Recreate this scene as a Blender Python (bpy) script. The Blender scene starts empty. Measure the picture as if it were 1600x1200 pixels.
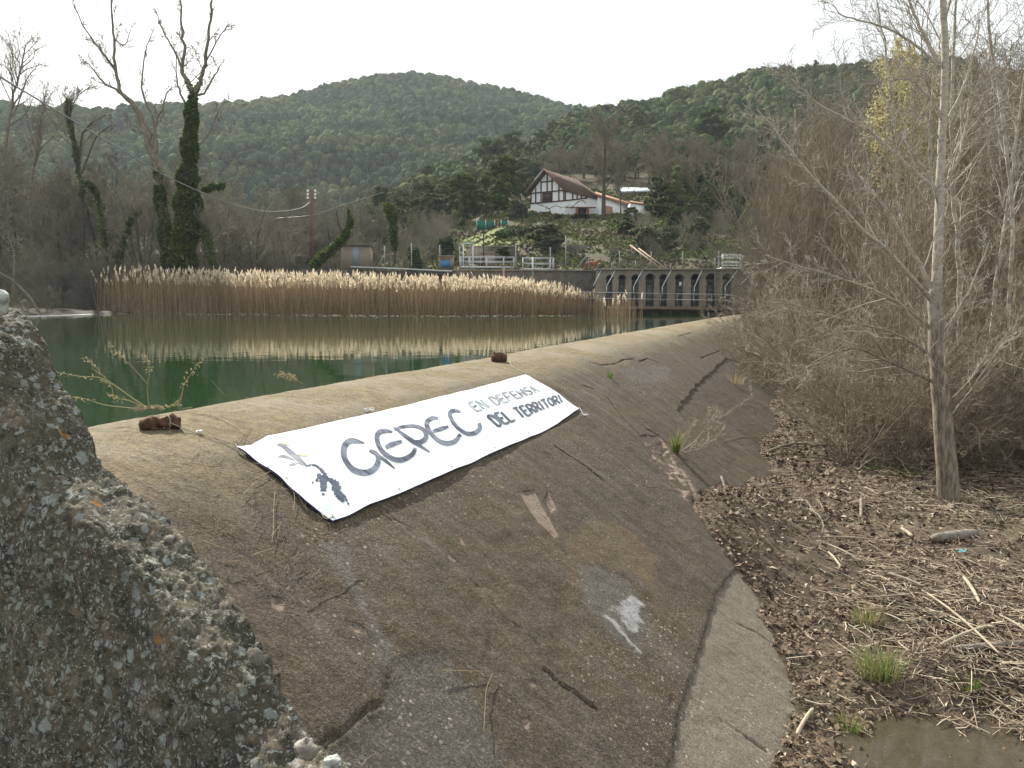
import bpy, math, random
import numpy as np
from mathutils import Vector, Matrix
R = math.radians
random.seed(7); rng = np.random.default_rng(7)
scene = bpy.context.scene
COL = scene.collection

# ------------------------------------------------------------------ camera
F = 1280.0; YAW = R(20.2); PITCH = R(5.9); CAMZ = 1.05
cam_d = bpy.data.cameras.new('camera'); cam = bpy.data.objects.new('camera', cam_d); COL.objects.link(cam)
cam_d.sensor_width = 36; cam_d.lens = F/1600*36; cam_d.clip_end = 5000; cam_d.clip_start = 0.05
cam.location = (0, 0, CAMZ); cam.rotation_euler = (R(90)-PITCH, 0, YAW)
scene.camera = cam
# ------------------------------------------------------------------ world and sun
SUN_EL = R(37); SUN_AZ = R(50)          # azimuth to the left of +Y
w = bpy.data.worlds.new('World'); scene.world = w; w.use_nodes = True
wn = w.node_tree; wn.nodes.clear()
sky = wn.nodes.new('ShaderNodeTexSky'); sky.sky_type = 'NISHITA'; sky.sun_disc = False
sky.sun_elevation = SUN_EL; sky.sun_rotation = -SUN_AZ
sky.air_density = 1.0; sky.dust_density = 3.0; sky.ozone_density = 1.0; sky.altitude = 200
# thin white overcast veil over the blue
tc = wn.nodes.new('ShaderNodeTexCoord'); nz = wn.nodes.new('ShaderNodeTexNoise'); nz.inputs['Scale'].default_value = 1.6
nz.inputs['Detail'].default_value = 4; mr = wn.nodes.new('ShaderNodeMapRange')
mr.inputs[1].default_value = 0.3; mr.inputs[2].default_value = 0.7; mr.inputs[3].default_value = 0.7; mr.inputs[4].default_value = 0.9
mx = wn.nodes.new('ShaderNodeMix'); mx.data_type = 'RGBA'
mx.inputs[7].default_value = (6.05, 6.15, 5.95, 1)
bg = wn.nodes.new('ShaderNodeBackground'); bg.inputs['Strength'].default_value = 0.10
wo = wn.nodes.new('ShaderNodeOutputWorld')
wn.links.new(tc.outputs['Generated'], nz.inputs['Vector']); wn.links.new(nz.outputs[0], mr.inputs[0])
wn.links.new(mr.outputs[0], mx.inputs[0]); wn.links.new(sky.outputs[0], mx.inputs[6])
wn.links.new(mx.outputs[2], bg.inputs[0]); wn.links.new(bg.outputs[0], wo.inputs[0])
sd = bpy.data.lights.new('sun', 'SUN'); sd.energy = 5.0; sd.angle = R(0.6); sd.color = (1, 0.94, 0.82)
sun = bpy.data.objects.new('sun', sd); COL.objects.link(sun)
sdir = Vector((-math.sin(SUN_AZ)*math.cos(SUN_EL), math.cos(SUN_AZ)*math.cos(SUN_EL), math.sin(SUN_EL)))
sun.rotation_euler = sdir.to_track_quat('Z', 'Y').to_euler(); sun.location = sdir*50
scene.view_settings.view_transform = 'Standard'; scene.view_settings.look = 'None'
scene.view_settings.gamma = 1; scene.view_settings.use_curve_mapping = False
scene.view_settings.exposure = 0.97
scene.cycles.max_bounces = 6; scene.cycles.transparent_max_bounces = 12
scene.cycles.volume_bounces = 0
scene.cycles.sample_clamp_indirect = 6

# ------------------------------------------------------------------ projection helpers (real distances)
HD = np.array([-math.sin(YAW), math.cos(YAW), 0.]); RT = np.array([math.cos(YAW), math.sin(YAW), 0.])
FW = HD*math.cos(PITCH)-np.array([0, 0, math.sin(PITCH)]); UP = np.cross(RT, FW)
CAM = np.array([0, 0, CAMZ])
def ray(px, py):
    v = (px-800)/F*RT+(600-py)/F*UP+FW
    return v
def at(px, py, D):                       # point D metres ahead of the camera, seen at px,py
    r = ray(px, py); return CAM+r*(D/(r@HD))
def atz(px, py, z):
    r = ray(px, py); return CAM+r*((z-CAMZ)/r[2])
def pxD(x, y):
    D = x*HD[0]+y*HD[1]; lat = x*RT[0]+y*RT[1]
    return 800+F*lat/np.maximum(D, 1e-3)*1.0053, D
def xy(px, D):
    p = at(px, 468, D); return p[0], p[1]
def zof(py, D): return at(800, py, D)[2]

# ------------------------------------------------------------------ noise
_t = np.random.default_rng(3).random((256, 256))
def vn(x, y):
    xi = np.floor(x).astype(int); yi = np.floor(y).astype(int); fx = x-xi; fy = y-yi
    fx = fx*fx*(3-2*fx); fy = fy*fy*(3-2*fy)
    a = _t[xi & 255, yi & 255]; b = _t[(xi+1) & 255, yi & 255]; c = _t[xi & 255, (yi+1) & 255]; d = _t[(xi+1) & 255, (yi+1) & 255]
    return (a*(1-fx)+b*fx)*(1-fy)+(c*(1-fx)+d*fx)*fy-0.5
def fbm(x, y, o=4):
    s = 0; a = 1.
    for i in range(o):
        s = s+a*vn(x*2**i+17.3*i, y*2**i+5.1*i); a *= 0.5
    return s

# ------------------------------------------------------------------ mesh helpers
def mesh_np(name, V, Q=None, T=None, smooth=False):
    me = bpy.data.meshes.new(name); V = np.asarray(V, np.float32)
    me.vertices.add(len(V)); me.vertices.foreach_set('co', V.ravel())
    li = []; st = []; n = 0
    if Q is not None and len(Q):
        Q = np.asarray(Q, np.int32); li.append(Q.ravel()); st.append(np.arange(len(Q))*4); n = len(Q)*4
    if T is not None and len(T):
        T = np.asarray(T, np.int32); li.append(T.ravel()); st.append(n+np.arange(len(T))*3)
    li = np.concatenate(li); st = np.concatenate(st).astype(np.int32)
    me.loops.add(len(li)); me.loops.foreach_set('vertex_index', li)
    me.polygons.add(len(st)); me.polygons.foreach_set('loop_start', st)
    me.update(calc_edges=True)
    if smooth: me.polygons.foreach_set('use_smooth', np.ones(len(st), bool))
    me.validate(); return me
def link(name, me, mat=None, parent=None, label=None, cat=None, group=None, kind=None):
    o = bpy.data.objects.new(name, me); COL.objects.link(o)
    if mat is not None: me.materials.append(mat)
    if parent is not None: o.parent = parent
    return tag(o, label, cat, group, kind)
def tag(o, label=None, cat=None, group=None, kind=None):
    if label: o['label'] = label
    if cat: o['category'] = cat
    if group: o['group'] = group
    if kind: o['kind'] = kind
    return o
def empty(name, loc, label, cat, group=None, rz=0):
    o = bpy.data.objects.new(name, None); COL.objects.link(o); o.location = tuple(loc); o.rotation_euler = (0, 0, rz)
    o.empty_display_size = 0.2
    return tag(o, label, cat, group)
def dup(o, loc, rz=0, s=1.0, label=None, group=None, sz=None):
    r = o.copy(); COL.objects.link(r); r.location = tuple(loc); r.rotation_euler = (0, 0, rz); r.scale = (s, s, sz if sz else s)
    if label: r['label'] = label
    if group: r['group'] = group
    for c in o.children:
        d = c.copy(); COL.objects.link(d); d.parent = r
        for g in c.children:
            e = g.copy(); COL.objects.link(e); e.parent = d
    return r
class MB:
    def __init__(s): s.V = []; s.Q = []; s.T = []; s.n = 0; s.lines = {}
    def add(s, V, Q=None, T=None):
        V = np.asarray(V, float)
        s.V.append(V)
        if Q is not None and len(Q): s.Q.append(np.asarray(Q, int)+s.n)
        if T is not None and len(T): s.T.append(np.asarray(T, int)+s.n)
        s.n += len(V)
    def box(s, c, size, rz=0, M=None):
        a = np.array([(x, y, z) for x in (-.5, .5) for y in (-.5, .5) for z in (-.5, .5)])*np.array(size)
        if M is not None: a = a@np.array(M).T
        cs, sn = math.cos(rz), math.sin(rz); a = a@np.array([[cs, sn, 0], [-sn, cs, 0], [0, 0, 1]])
        s.add(a+np.array(c), [(0, 1, 3, 2), (4, 6, 7, 5), (0, 4, 5, 1), (2, 3, 7, 6), (0, 2, 6, 4), (1, 5, 7, 3)])
    def bar(s, a, b, w, h=None, up=(0, 0, 1)):
        a = np.array(a, float); b = np.array(b, float); h = h or w
        d = b-a; L = np.linalg.norm(d); d = d/L; u = np.array(up, float)
        if abs(d@u) > .98: u = np.array([1., 0, 0])
        sd_ = np.cross(d, u); sd_ /= np.linalg.norm(sd_); u = np.cross(sd_, d)
        V = [p+sd_*i*w/2+u*j*h/2 for p in (a, b) for i in (-1, 1) for j in (-1, 1)]
        s.add(V, [(0, 1, 3, 2), (4, 6, 7, 5), (0, 4, 5, 1), (2, 3, 7, 6), (0, 2, 6, 4), (1, 5, 7, 3)])
    def poly(s, P):                       # one n-gon as a fan
        n = len(P); s.add(P, None, [(0, i, i+1) for i in range(1, n-1)])
    def prism(s, P, off):                 # closed prism of polygon P extruded by off
        P = np.array(P, float); n = len(P); V = np.vstack([P, P+np.array(off)])
        T = [(0, i+1, i) for i in range(1, n-1)]+[(n, n+i, n+i+1) for i in range(1, n-1)]
        s.add(V, [(i, (i+1) % n, n+(i+1) % n, n+i) for i in range(n)], T)
    def line(s, pts, rad, k=3):
        pts = np.asarray(pts, float); rad = np.broadcast_to(np.asarray(rad, float), (len(pts),)).copy()
        s.lines.setdefault((len(pts), k), []).append((pts, rad))
    def flush(s):
        for (n, k), L in s.lines.items():
            P = np.stack([a for a, b in L]); Rr = np.stack([b for a, b in L]); B = len(P)
            t = np.empty_like(P); t[:, 1:-1] = P[:, 2:]-P[:, :-2]; t[:, 0] = P[:, 1]-P[:, 0]; t[:, -1] = P[:, -1]-P[:, -2]
            t /= np.linalg.norm(t, axis=2, keepdims=True)+1e-9
            ov = P[:, -1]-P[:, 0]; ref = np.where(np.abs(ov[:, 2:3]) > .7*np.linalg.norm(ov, axis=1, keepdims=True), np.array([[1., 0, 0.3]]), np.array([[0, 0, 1.]]))
            a = np.cross(t, ref[:, None, :]); a /= np.linalg.norm(a, axis=2, keepdims=True)+1e-9; b = np.cross(t, a)
            ang = np.arange(k)*2*math.pi/k
            V = P[:, :, None, :]+Rr[:, :, None, None]*(a[:, :, None, :]*np.cos(ang)[None, None, :, None]+b[:, :, None, :]*np.sin(ang)[None, None, :, None])
            q = np.array([(i*k+j, i*k+(j+1) % k, (i+1)*k+(j+1) % k, (i+1)*k+j) for i in range(n-1) for j in range(k)])
            Q = (q[None]+np.arange(B)[:, None, None]*n*k).reshape(-1, 4)
            s.add(V.reshape(-1, 3), Q)
        s.lines = {}
    def build(s, name, mat, parent=None, smooth=False, **kw):
        s.flush()
        me = mesh_np(name, np.vstack(s.V), np.vstack(s.Q) if s.Q else None, np.vstack(s.T) if s.T else None, smooth)
        return link(name, me, mat, parent, **kw)
def quads(C, size, flat=0.0, aspect=1.5, up=None):       # leaf quads, random orientation
    n = len(C); a = rng.normal(size=(n, 3)); b = rng.normal(size=(n, 3))
    if flat: a[:, 2] *= (1-flat); b[:, 2] *= (1-flat)
    a /= np.linalg.norm(a, axis=1, keepdims=True); b -= a*np.sum(a*b, 1, keepdims=True); b /= np.linalg.norm(b, axis=1, keepdims=True)
    sz = np.broadcast_to(np.asarray(size, float), (n,))[:, None]*rng.uniform(.6, 1.4, (n, 1))
    a = a*sz*aspect/2; b = b*sz/2
    V = np.stack([C-a, C-b*.9+a*.1, C+a, C+b*.9+a*.1], 1).reshape(-1, 3)
    return V, np.arange(n*4).reshape(-1, 4)

# ------------------------------------------------------------------ material helpers
class N:
    def __init__(s, name):
        s.m = bpy.data.materials.new(name); s.m.use_nodes = True; s.t = s.m.node_tree; s.t.nodes.clear()
        s.o = s.t.nodes.new('ShaderNodeOutputMaterial'); s.b = s.t.nodes.new('ShaderNodeBsdfPrincipled'); s.t.links.new(s.b.outputs[0], s.o.inputs[0])
        s.b.inputs['Specular IOR Level'].default_value = 0.25
    def put(s, sock, v):
        if hasattr(v, 'is_output'): s.t.links.new(v, sock)
        else: sock.default_value = v
    def co(s, kind='Object', scale=None):
        n = s.t.nodes.new('ShaderNodeTexCoord'); o = n.outputs[kind]
        if scale is not None:
            m = s.t.nodes.new('ShaderNodeMapping'); m.inputs['Scale'].default_value = scale; s.t.links.new(o, m.inputs[0]); o = m.outputs[0]
        return o
    def noise(s, co, scale, det=4, rough=.55, dist=0):
        n = s.t.nodes.new('ShaderNodeTexNoise'); s.put(n.inputs['Vector'], co); n.inputs['Scale'].default_value = scale
        n.inputs['Detail'].default_value = det; n.inputs['Roughness'].default_value = rough; n.inputs['Distortion'].default_value = dist
        return n.outputs[0]
    def vor(s, co, scale, out='Distance', feat='F1'):
        n = s.t.nodes.new('ShaderNodeTexVoronoi'); n.feature = feat; s.put(n.inputs['Vector'], co); n.inputs['Scale'].default_value = scale
        return n.outputs[out]
    def rng(s, v, a, b, c=0., d=1.):
        n = s.t.nodes.new('ShaderNodeMapRange'); s.put(n.inputs[0], v)
        for i, q in enumerate((a, b, c, d)): n.inputs[i+1].default_value = q
        return n.outputs[0]
    def mix(s, f, a, b, mode='MIX'):
        n = s.t.nodes.new('ShaderNodeMix'); n.data_type = 'RGBA'; n.blend_type = mode
        s.put(n.inputs[0], f); s.put(n.inputs[6], a if hasattr(a, 'is_output') else (*a[:3], 1)); s.put(n.inputs[7], b if hasattr(b, 'is_output') else (*b[:3], 1))
        return n.outputs[2]
    def math(s, op, a, b=0.):
        n = s.t.nodes.new('ShaderNodeMath'); n.operation = op; s.put(n.inputs[0], a); s.put(n.inputs[1], b); return n.outputs[0]
    def attr(s, name):
        n = s.t.nodes.new('ShaderNodeAttribute'); n.attribute_name = name; return n.outputs['Fac']
    def ramp(s, v, stops):
        n = s.t.nodes.new('ShaderNodeValToRGB'); s.put(n.inputs[0], v); e = n.color_ramp.elements
        while len(e) < len(stops): e.new(.5)
        for k, (p, c) in enumerate(stops): e[k].position = p; e[k].color = (*c, 1)
        return n.outputs[0]
    def rand(s):
        return s.t.nodes.new('ShaderNodeObjectInfo').outputs['Random']
    def island(s):
        return s.t.nodes.new('ShaderNodeNewGeometry').outputs['Random Per Island']
    def bump(s, h, strength=.5, dist=.01):
        n = s.t.nodes.new('ShaderNodeBump'); n.inputs['Strength'].default_value = strength; n.inputs['Distance'].default_value = dist
        s.put(n.inputs['Height'], h); s.put(s.b.inputs['Normal'], n.outputs[0]); return n
    def done(s, col, rough=.85, metal=0.):
        s.put(s.b.inputs['Base Color'], col if hasattr(col, 'is_output') else (*col[:3], 1)); s.put(s.b.inputs['Roughness'], rough); s.b.inputs['Metallic'].default_value = metal
        return s.m
def simple(name, c1, c2=None, scale=6., rough=.85, metal=0., bump=0., rnd=0.):
    n = N(name); co = n.co(); c2 = c2 or [v*.75 for v in c1]
    nv = n.noise(co, scale, 5); c = n.mix(n.rng(nv, .3, .7), c1, c2)
    if rnd: c = n.mix(n.rng(n.rand(), 0, 1, 0, rnd), c, [v*.5 for v in c1])
    if bump: n.bump(nv, .5, bump)
    return n.done(c, rough, metal)
def foliage(name, dark, light, tint=None, trans=.25):
    n = N(name); r = n.island()
    c = n.mix(r, dark, light)
    c = n.mix(n.rng(n.noise(n.co(), .35, 3), .4, .65), c, n.mix(.55, c, dark))
    if tint: c = n.mix(n.rng(n.rand(), 0, 1, 0, .8), c, n.mix(.6, c, tint))
    n.done(c, .7)
    tr = n.t.nodes.new('ShaderNodeBsdfTranslucent'); n.put(tr.inputs[0], c); ms = n.t.nodes.new('ShaderNodeMixShader'); ms.inputs[0].default_value = trans
    n.t.links.new(n.b.outputs[0], ms.inputs[1]); n.t.links.new(tr.outputs[0], ms.inputs[2]); n.t.links.new(ms.outputs[0], n.o.inputs[0])
    return n.m
def bark(name, c1, c2, scale=3., rnd=0.3, c3=None):
    n = N(name); co = n.co('Object', (1, 1, .25))
    c = n.mix(n.rng(n.noise(co, scale*3, 5), .35, .65), c1, c2)
    if c3: c = n.mix(n.rng(n.noise(n.co(), scale, 3), .5, .62), c, c3)
    if rnd: c = n.mix(n.rng(n.rand(), 0, 1, 0, rnd), c, [v*.45 for v in c1])
    n.bump(n.noise(co, scale*10, 4), .6, .02)
    return n.done(c, .9)
M = {}
M['steel'] = simple('galvanised_steel', (.42, .45, .47), (.33, .36, .38), 3, .45, .6)
M['dark_steel'] = simple('dark_steel', (.05, .05, .055), None, 3, .6, .3)
M['rust'] = simple('rust_red_paint', (.19, .10, .08), (.13, .075, .06), 4)
M['white'] = simple('white_render', (.86, .88, .88), (.76, .78, .79), 1.2)
M['timber'] = simple('brown_timber', (.10, .045, .035), (.07, .03, .025), 5)
M['brown_reed'] = None
# ------------------------------------------------------------------ the weir profile
_px = np.array([-5.15, -5.08, -4.95, -4.6, -4.25, -3.9, -3.45, -3.05, -2.6, -2.2, -1.4, -.65, -.1, .6, 1.2])
_pz = np.array([.06, .095, .105, .10, .06, -.027, -.225, -.464, -.735, -1.0, -1.55, -2.05, -2.37, -2.75, -3.05])
# smoothed table
_xx = np.linspace(-5.15, 1.2, 1200); _zz = np.interp(_xx, _px, _pz)
_k = np.hanning(121); _k /= _k.sum(); _zs = np.convolve(np.pad(_zz, 60, mode='edge'), _k, 'valid')
_w = np.clip((_xx+5.0)/.4, 0, 1); _zz = _zz*(1-_w)+_zs*_w
def prof(x): return np.interp(x, _xx, _zz)
def bend(y): return 1.3*(np.maximum(0, y-22)/50)**2
def weir_z(x, y): return prof(x-bend(y))
def hit(px, py, off=0.):                 # the ray's point on the weir surface
    r = ray(px, py); lo, hi = .5, 160.; ts = np.linspace(1, 120, 6000); P = CAM[None]+r[None]*ts[:, None]
    d = P[:, 2]-(weir_z(P[:, 0], P[:, 1])+off); ok = (d < 0) & (P[:, 0]-bend(P[:, 1]) > -5.2)
    if not ok.any(): return atz(px, py, .1+off)
    i = np.argmax(ok); a, b = ts[i-1], ts[i]
    for _ in range(25):
        m = (a+b)/2; p = CAM+r*m
        if p[2] > weir_z(p[0], p[1])+off: a = m
        else: b = m
    return CAM+r*b
def hits(L, off=0.): return np.array([hit(x, y, off) for x, y in L])
# signed distance to polygon / distance to polyline in plan
def seg_dist(X, Y, A, B):
    dx, dy = B[0]-A[0], B[1]-A[1]; t = np.clip(((X-A[0])*dx+(Y-A[1])*dy)/(dx*dx+dy*dy+1e-12), 0, 1)
    return np.hypot(X-A[0]-t*dx, Y-A[1]-t*dy)
def pdist(X, Y, P, closed=True):
    n = len(P); d = np.full(X.shape, 1e9)
    for i in range(n if closed else n-1): d = np.minimum(d, seg_dist(X, Y, P[i], P[(i+1) % n]))
    if not closed: return d
    ins = np.zeros(X.shape, bool)
    for i in range(n):
        x1, y1 = P[i][:2]; x2, y2 = P[(i+1) % n][:2]
        if y1 == y2: continue
        c = ((y1 > Y) != (y2 > Y)) & (X < (x2-x1)*(Y-y1)/(y2-y1)+x1); ins ^= c
    return np.where(ins, -d, d)

# ================================================================== THE WEIR
def build_weir():
    ys = [2.9]
    while ys[-1] < 72: ys.append(ys[-1]+(.018 if ys[-1] < 11 else .018*(ys[-1]/11)**1.5))
    ys = np.array(ys)
    xs = np.linspace(-5.15, 1.0, 3000); arc = np.concatenate([[0], np.cumsum(np.hypot(np.diff(xs), np.diff(prof(xs))))])
    s = np.arange(0, arc[-1], .018); xs = np.interp(s, arc, xs)
    X, Y = np.meshgrid(xs, ys, indexing='ij'); shp = X.shape
    Z = prof(X); S = np.broadcast_to(s[:, None], shp)
    XB = X+bend(Y)
    dz = np.gradient(prof(xs), xs); nx = -dz/np.hypot(1, dz); nzv = 1/np.hypot(1, dz)
    disp = .022*fbm(S*.5, Y*.35, 3)+.010*fbm(S*2.2, Y*1.6, 4)+.006*fbm(S*9, Y*7, 3)
    # construction lifts and long scour streaks running down the face
    st = fbm(S*.7, Y*6+fbm(S*.5, Y*.5)*2, 4); disp += .006*st*np.clip(S-1.2, 0, 1)
    A = {k: np.zeros(shp) for k in ('grey', 'apron', 'ochre', 'white', 'pink', 'crack', 'blue', 'moss')}
    wob = .05*fbm(S*4, Y*4, 4)
    fine = .03*fbm(S*13, Y*13, 3)
    def poly(key, pts, soft=.03, val=1., push=0., wb=1.):
        P = hits(pts); lo = P[:, :2].min(0)-.4; hi = P[:, :2].max(0)+.4
        m = (XB > lo[0]) & (XB < hi[0]) & (Y > lo[1]) & (Y < hi[1])
        if not m.any(): return
        d = pdist(XB[m], Y[m], P)+(wob[m]+fine[m])*wb
        f = np.clip(.5-d/soft, 0, 1)*val
        if key: A[key][m] = np.maximum(A[key][m], f)
        if push: disp[m] += push*np.clip(-d/.03+.5, 0, 1)*(1+(1.4 if push < -.025 and val < 1 else .25)*fbm(S[m]*8, Y[m]*8, 3))
    def crk(pts, wid=.012, depth=.02, key='crack', val=1., wb=.35):
        P = hits(pts); lo = P[:, :2].min(0)-.3; hi = P[:, :2].max(0)+.3
        m = (XB > lo[0]) & (XB < hi[0]) & (Y > lo[1]) & (Y < hi[1])
        if not m.any(): return
        d = np.abs(pdist(XB[m]+wob[m]*wb, Y[m]+fine[m]*wb*2, P, False)); f = np.clip(1.2-d/wid*(1+1.2*np.abs(fine[m])/.01*.4), 0, 1)*np.clip(.75+1.2*wob[m]/.025*.5, .25, 1)
        A[key][m] = np.maximum(A[key][m], f*val); disp[m] -= depth*f
    # lower lift joint: smoother, paler apron with a small step
    poly('apron', [(1120, 925), (1168, 872), (1300, 900), (1400, 1400), (1030, 1400), (1046, 1200), (1062, 1120), (1095, 1010)], .05, 1, -.012, .5)
    poly('grey', [(500, 1190), (520, 1165), (590, 1100), (612, 1045), (650, 1022), (688, 1022), (712, 1050), (745, 1100), (775, 1150), (800, 1210), (700, 1320), (430, 1330)], .16, 1, -.004)
    crk([(500, 1172), (560, 1120), (592, 1100)], .012, .02, 'white', .55); crk([(500, 1172), (560, 1122), (598, 1096), (612, 1050)], .010, .006, 'crack', .6)
    crk([(612, 1050), (620, 1010), (617, 985)], .012, .008, 'crack', .5)
    poly('blue', [(495, 840), (540, 850), (560, 900), (590, 960), (612, 1010), (600, 1060), (575, 1075), (585, 1010), (570, 960), (530, 900)], .12, .9)
    poly('ochre', [(880, 850), (900, 820), (950, 810), (1000, 840), (1028, 880), (1026, 940), (1000, 900), (930, 880), (890, 960), (880, 910)], .25, .9)
    poly('blue', [(890, 880), (930, 880), (985, 905), (1020, 960), (1025, 1000), (1000, 1020), (960, 1000), (910, 940)], .2, .75)
    poly('ochre', [(905, 950), (960, 1020), (1010, 1040), (960, 1040), (900, 1000)], .2, .5)
    poly('white', [(985, 912), (992, 930), (1004, 945), (996, 955), (1002, 985), (990, 985), (972, 970), (965, 962), (975, 935)], .09, .62, 0, 2.6)
    poly('white', [(944, 962), (960, 970), (985, 1000), (1002, 1018), (985, 1006), (960, 975)], .05, .6, 0, 1.5)
    for P in ([(810, 768), (835, 768), (872, 835), (868, 842), (840, 815)], [(857, 770), (870, 795), (860, 802), (852, 780)], [(765, 992), (776, 1020), (768, 1015)], [(755, 990), (760, 998), (772, 1018), (765, 1015)],
              [(815, 1122), (830, 1122), (828, 1142), (820, 1136)], [(825, 1062), (838, 1062), (840, 1072), (828, 1070)], [(720, 830), (728, 850), (722, 846)], [(955, 1010), (960, 1022), (955, 1018)],
              [(700, 860), (715, 875), (705, 872)], [(760, 865), (770, 885), (764, 884)], [(425, 930), (446, 935), (440, 952), (428, 944)], [(1050, 1090), (1056, 1100), (1048, 1104)], [(545, 975), (565, 980), (560, 988)]):
        poly('pink', P, .03, 1, -.010, .25)
    poly('pink', [(1012, 700), (1035, 690), (1070, 735), (1100, 790), (1088, 800), (1050, 760)], .03, .8, -.045, .5)
    poly('pink', [(1000, 682), (1030, 680), (1045, 700), (1015, 708)], .03, .9, -.03, .4)
    poly('moss', [(1075, 790), (1100, 780), (1165, 845), (1160, 862), (1120, 830)], .1, .9)
    poly('moss', [(1090, 600), (1135, 560), (1170, 570), (1175, 620), (1130, 650), (1075, 660), (1060, 640)], .25, .65, -.022, 1.2)
    poly('moss', [(1140, 470), (1230, 480), (1260, 560), (1180, 560), (1150, 520)], .5, .7)
    poly('white', [(900, 540), (960, 525), (1035, 520), (1070, 540), (1000, 560), (920, 560)], .25, .32)
    poly('blue', [(960, 575), (1010, 568), (1055, 575), (1040, 600), (990, 600)], .2, .6)
    for c in ([(922, 565), (940, 570), (962, 568), (975, 562), (990, 560), (1000, 565), (1012, 560), (1030, 566)],
              [(1125, 552), (1150, 572), (1175, 590)], [(1095, 560), (1125, 548), (1140, 560)], [(1125, 515), (1150, 518), (1168, 528)], [(1145, 500), (1160, 505)], [(1060, 525), (1080, 520), (1100, 526)],
              [(950, 622), (975, 655), (1000, 680)], [(1010, 670), (1030, 680), (1055, 705), (1075, 722)], [(1030, 700), (1055, 735), (1085, 775), (1125, 820)],
              [(745, 715), (765, 730), (780, 738)], [(870, 700), (895, 717), (915, 730), (942, 752)], [(910, 602), (928, 608)], [(1155, 975), (1180, 985), (1205, 1003)],
              [(1128, 1122), (1160, 1145), (1200, 1172)], [(855, 1048), (880, 1070), (905, 1085), (932, 1108)], [(690, 1062), (705, 1070), (712, 1078)],
              [(700, 592), (750, 600), (790, 612)], [(560, 590), (640, 598), (700, 614)]):
        crk(c, .022 if c[0][0] > 850 else .012, .03 if c[0][0] > 850 else .008)
    crk([(592, 790), (640, 828), (682, 862), (720, 890), (760, 925), (790, 965), (820, 985), (838, 1000), (850, 1015)], .014, .012, 'crack', .5)
    crk([(592, 792), (640, 830), (682, 864), (720, 892), (760, 927), (790, 967), (820, 987)], .010, -.006, 'pink', .7, .2)
    crk([(498, 842), (560, 880), (640, 930)], .012, .004, 'crack', .35)
    bq = hits([(370, 700), (822, 585), (905, 638), (520, 813)]); dq = pdist(XB, Y, bq); disp = np.where(dq < .1, disp*np.clip(.12+dq*2, .12, 1)-.012*np.clip(.6-dq*5, 0, 1), disp)
    XB = XB+nx[:, None]*disp; ZZ = Z+nzv[:, None]*disp
    V = np.stack([XB, Y, ZZ], -1)
    # upstream wall dropping under the water
    up = V[0].copy(); up[:, 2] = -1.2; up[:, 0] -= .02
    V = np.concatenate([up[None], V], 0); ni, nj = V.shape[:2]
    idx = np.arange(ni*nj).reshape(ni, nj)
    Q = np.stack([idx[:-1, :-1], idx[1:, :-1], idx[1:, 1:], idx[:-1, 1:]], -1).reshape(-1, 4)
    me = mesh_np('weir', V.reshape(-1, 3), Q, None, True)
    for k, a in A.items():
        a = np.concatenate([a[:1]*0, a], 0).astype(np.float32)
        me.attributes.new(k, 'FLOAT', 'POINT').data.foreach_set('value', a.ravel())
    sv = np.concatenate([S[:1]*0, S], 0).astype(np.float32); me.attributes.new('run', 'FLOAT', 'POINT').data.foreach_set('value', sv.ravel())
    n = N('weathered_weir_concrete'); co = n.co(); cst = n.co('Object', (.6, 3.5, .6))
    n1 = n.noise(co, .8, 5, .6); n2 = n.noise(co, 9, 6, .7); n3 = n.noise(co, 45, 5, .75); ns = n.noise(cst, 1.4, 5, .65)
    face = n.mix(n.rng(n1, .35, .65), (.110, .080, .045), (.055, .042, .026))
    face = n.mix(n.rng(ns, .45, .66, 0, .75), face, (.165, .145, .12))
    crest = n.mix(n.rng(n2, .35, .65), (.27, .215, .115), (.15, .118, .068))
    crest = n.mix(n.rng(n1, .45, .6, 0, .5), crest, (.33, .30, .25))
    face = n.mix(n.rng(n.noise(co, 3.2, 5, .65), .38, .66), face, n.mix(n1, (.058, .046, .034), (.135, .11, .078)))
    run = n.attr('run'); cf = n.rng(n.math('ADD', run, n.math('MULTIPLY', n.math('SUBTRACT', n1, .5), 1.5)), 1.05, 1.75, 1, 0)
    c = n.mix(cf, face, crest)
    e = n.math('ADD', n.math('MULTIPLY', n.math('SUBTRACT', n2, .5), .9), 0.)
    def stain(c, key, col, k=1.):
        f = n.math('ADD', n.attr(key), e); f = n.rng(f, .35, .65, 0, k); return n.mix(n.math('MINIMUM', f, n.rng(n.attr(key), 0, .2)), c, col)
    c = stain(c, 'moss', n.mix(n3, (.055, .048, .034), (.13, .10, .07)), .8)
    c = stain(c, 'ochre', (.18, .13, .065), .55)
    c = stain(c, 'blue', (.15, .145, .135), .6)
    c = stain(c, 'grey', n.mix(n.noise(n.co('Object', (1.5, 6, 1.5)), 2.2, 6, .7), (.066, .061, .052), (.118, .108, .094)), .95)
    c = stain(c, 'apron', n.mix(n.noise(n.co('Object', (1.5, 6, 1.5)), 3.2, 6, .7), (.155, .132, .098), (.215, .19, .15)), .9)
    c = stain(c, 'pink', n.mix(n2, (.24, .18, .135), (.38, .30, .24)), .9)
    c = stain(c, 'white', (.50, .50, .51), .9)
    c = n.mix(n.rng(n3, .5, .70, 0, .7), c, n.mix(.5, c, (.44, .38, .29)))
    c = n.mix(n.rng(n3, .5, .30, 0, .7), c, n.mix(.75, c, (.02, .016, .012)))
    c = n.mix(n.rng(n.noise(cst, 5, 6, .7), .50, .68, 0, .6), c, n.mix(.7, c, (.05, .042, .035)))
    # small pale pebbles showing in the surface
    vp = n.vor(co, 26); vc = n.t.nodes[-1].outputs['Color']
    peb = n.math('MULTIPLY', n.rng(vp, .34, .26), n.rng(vc, .72, .76))
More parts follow.
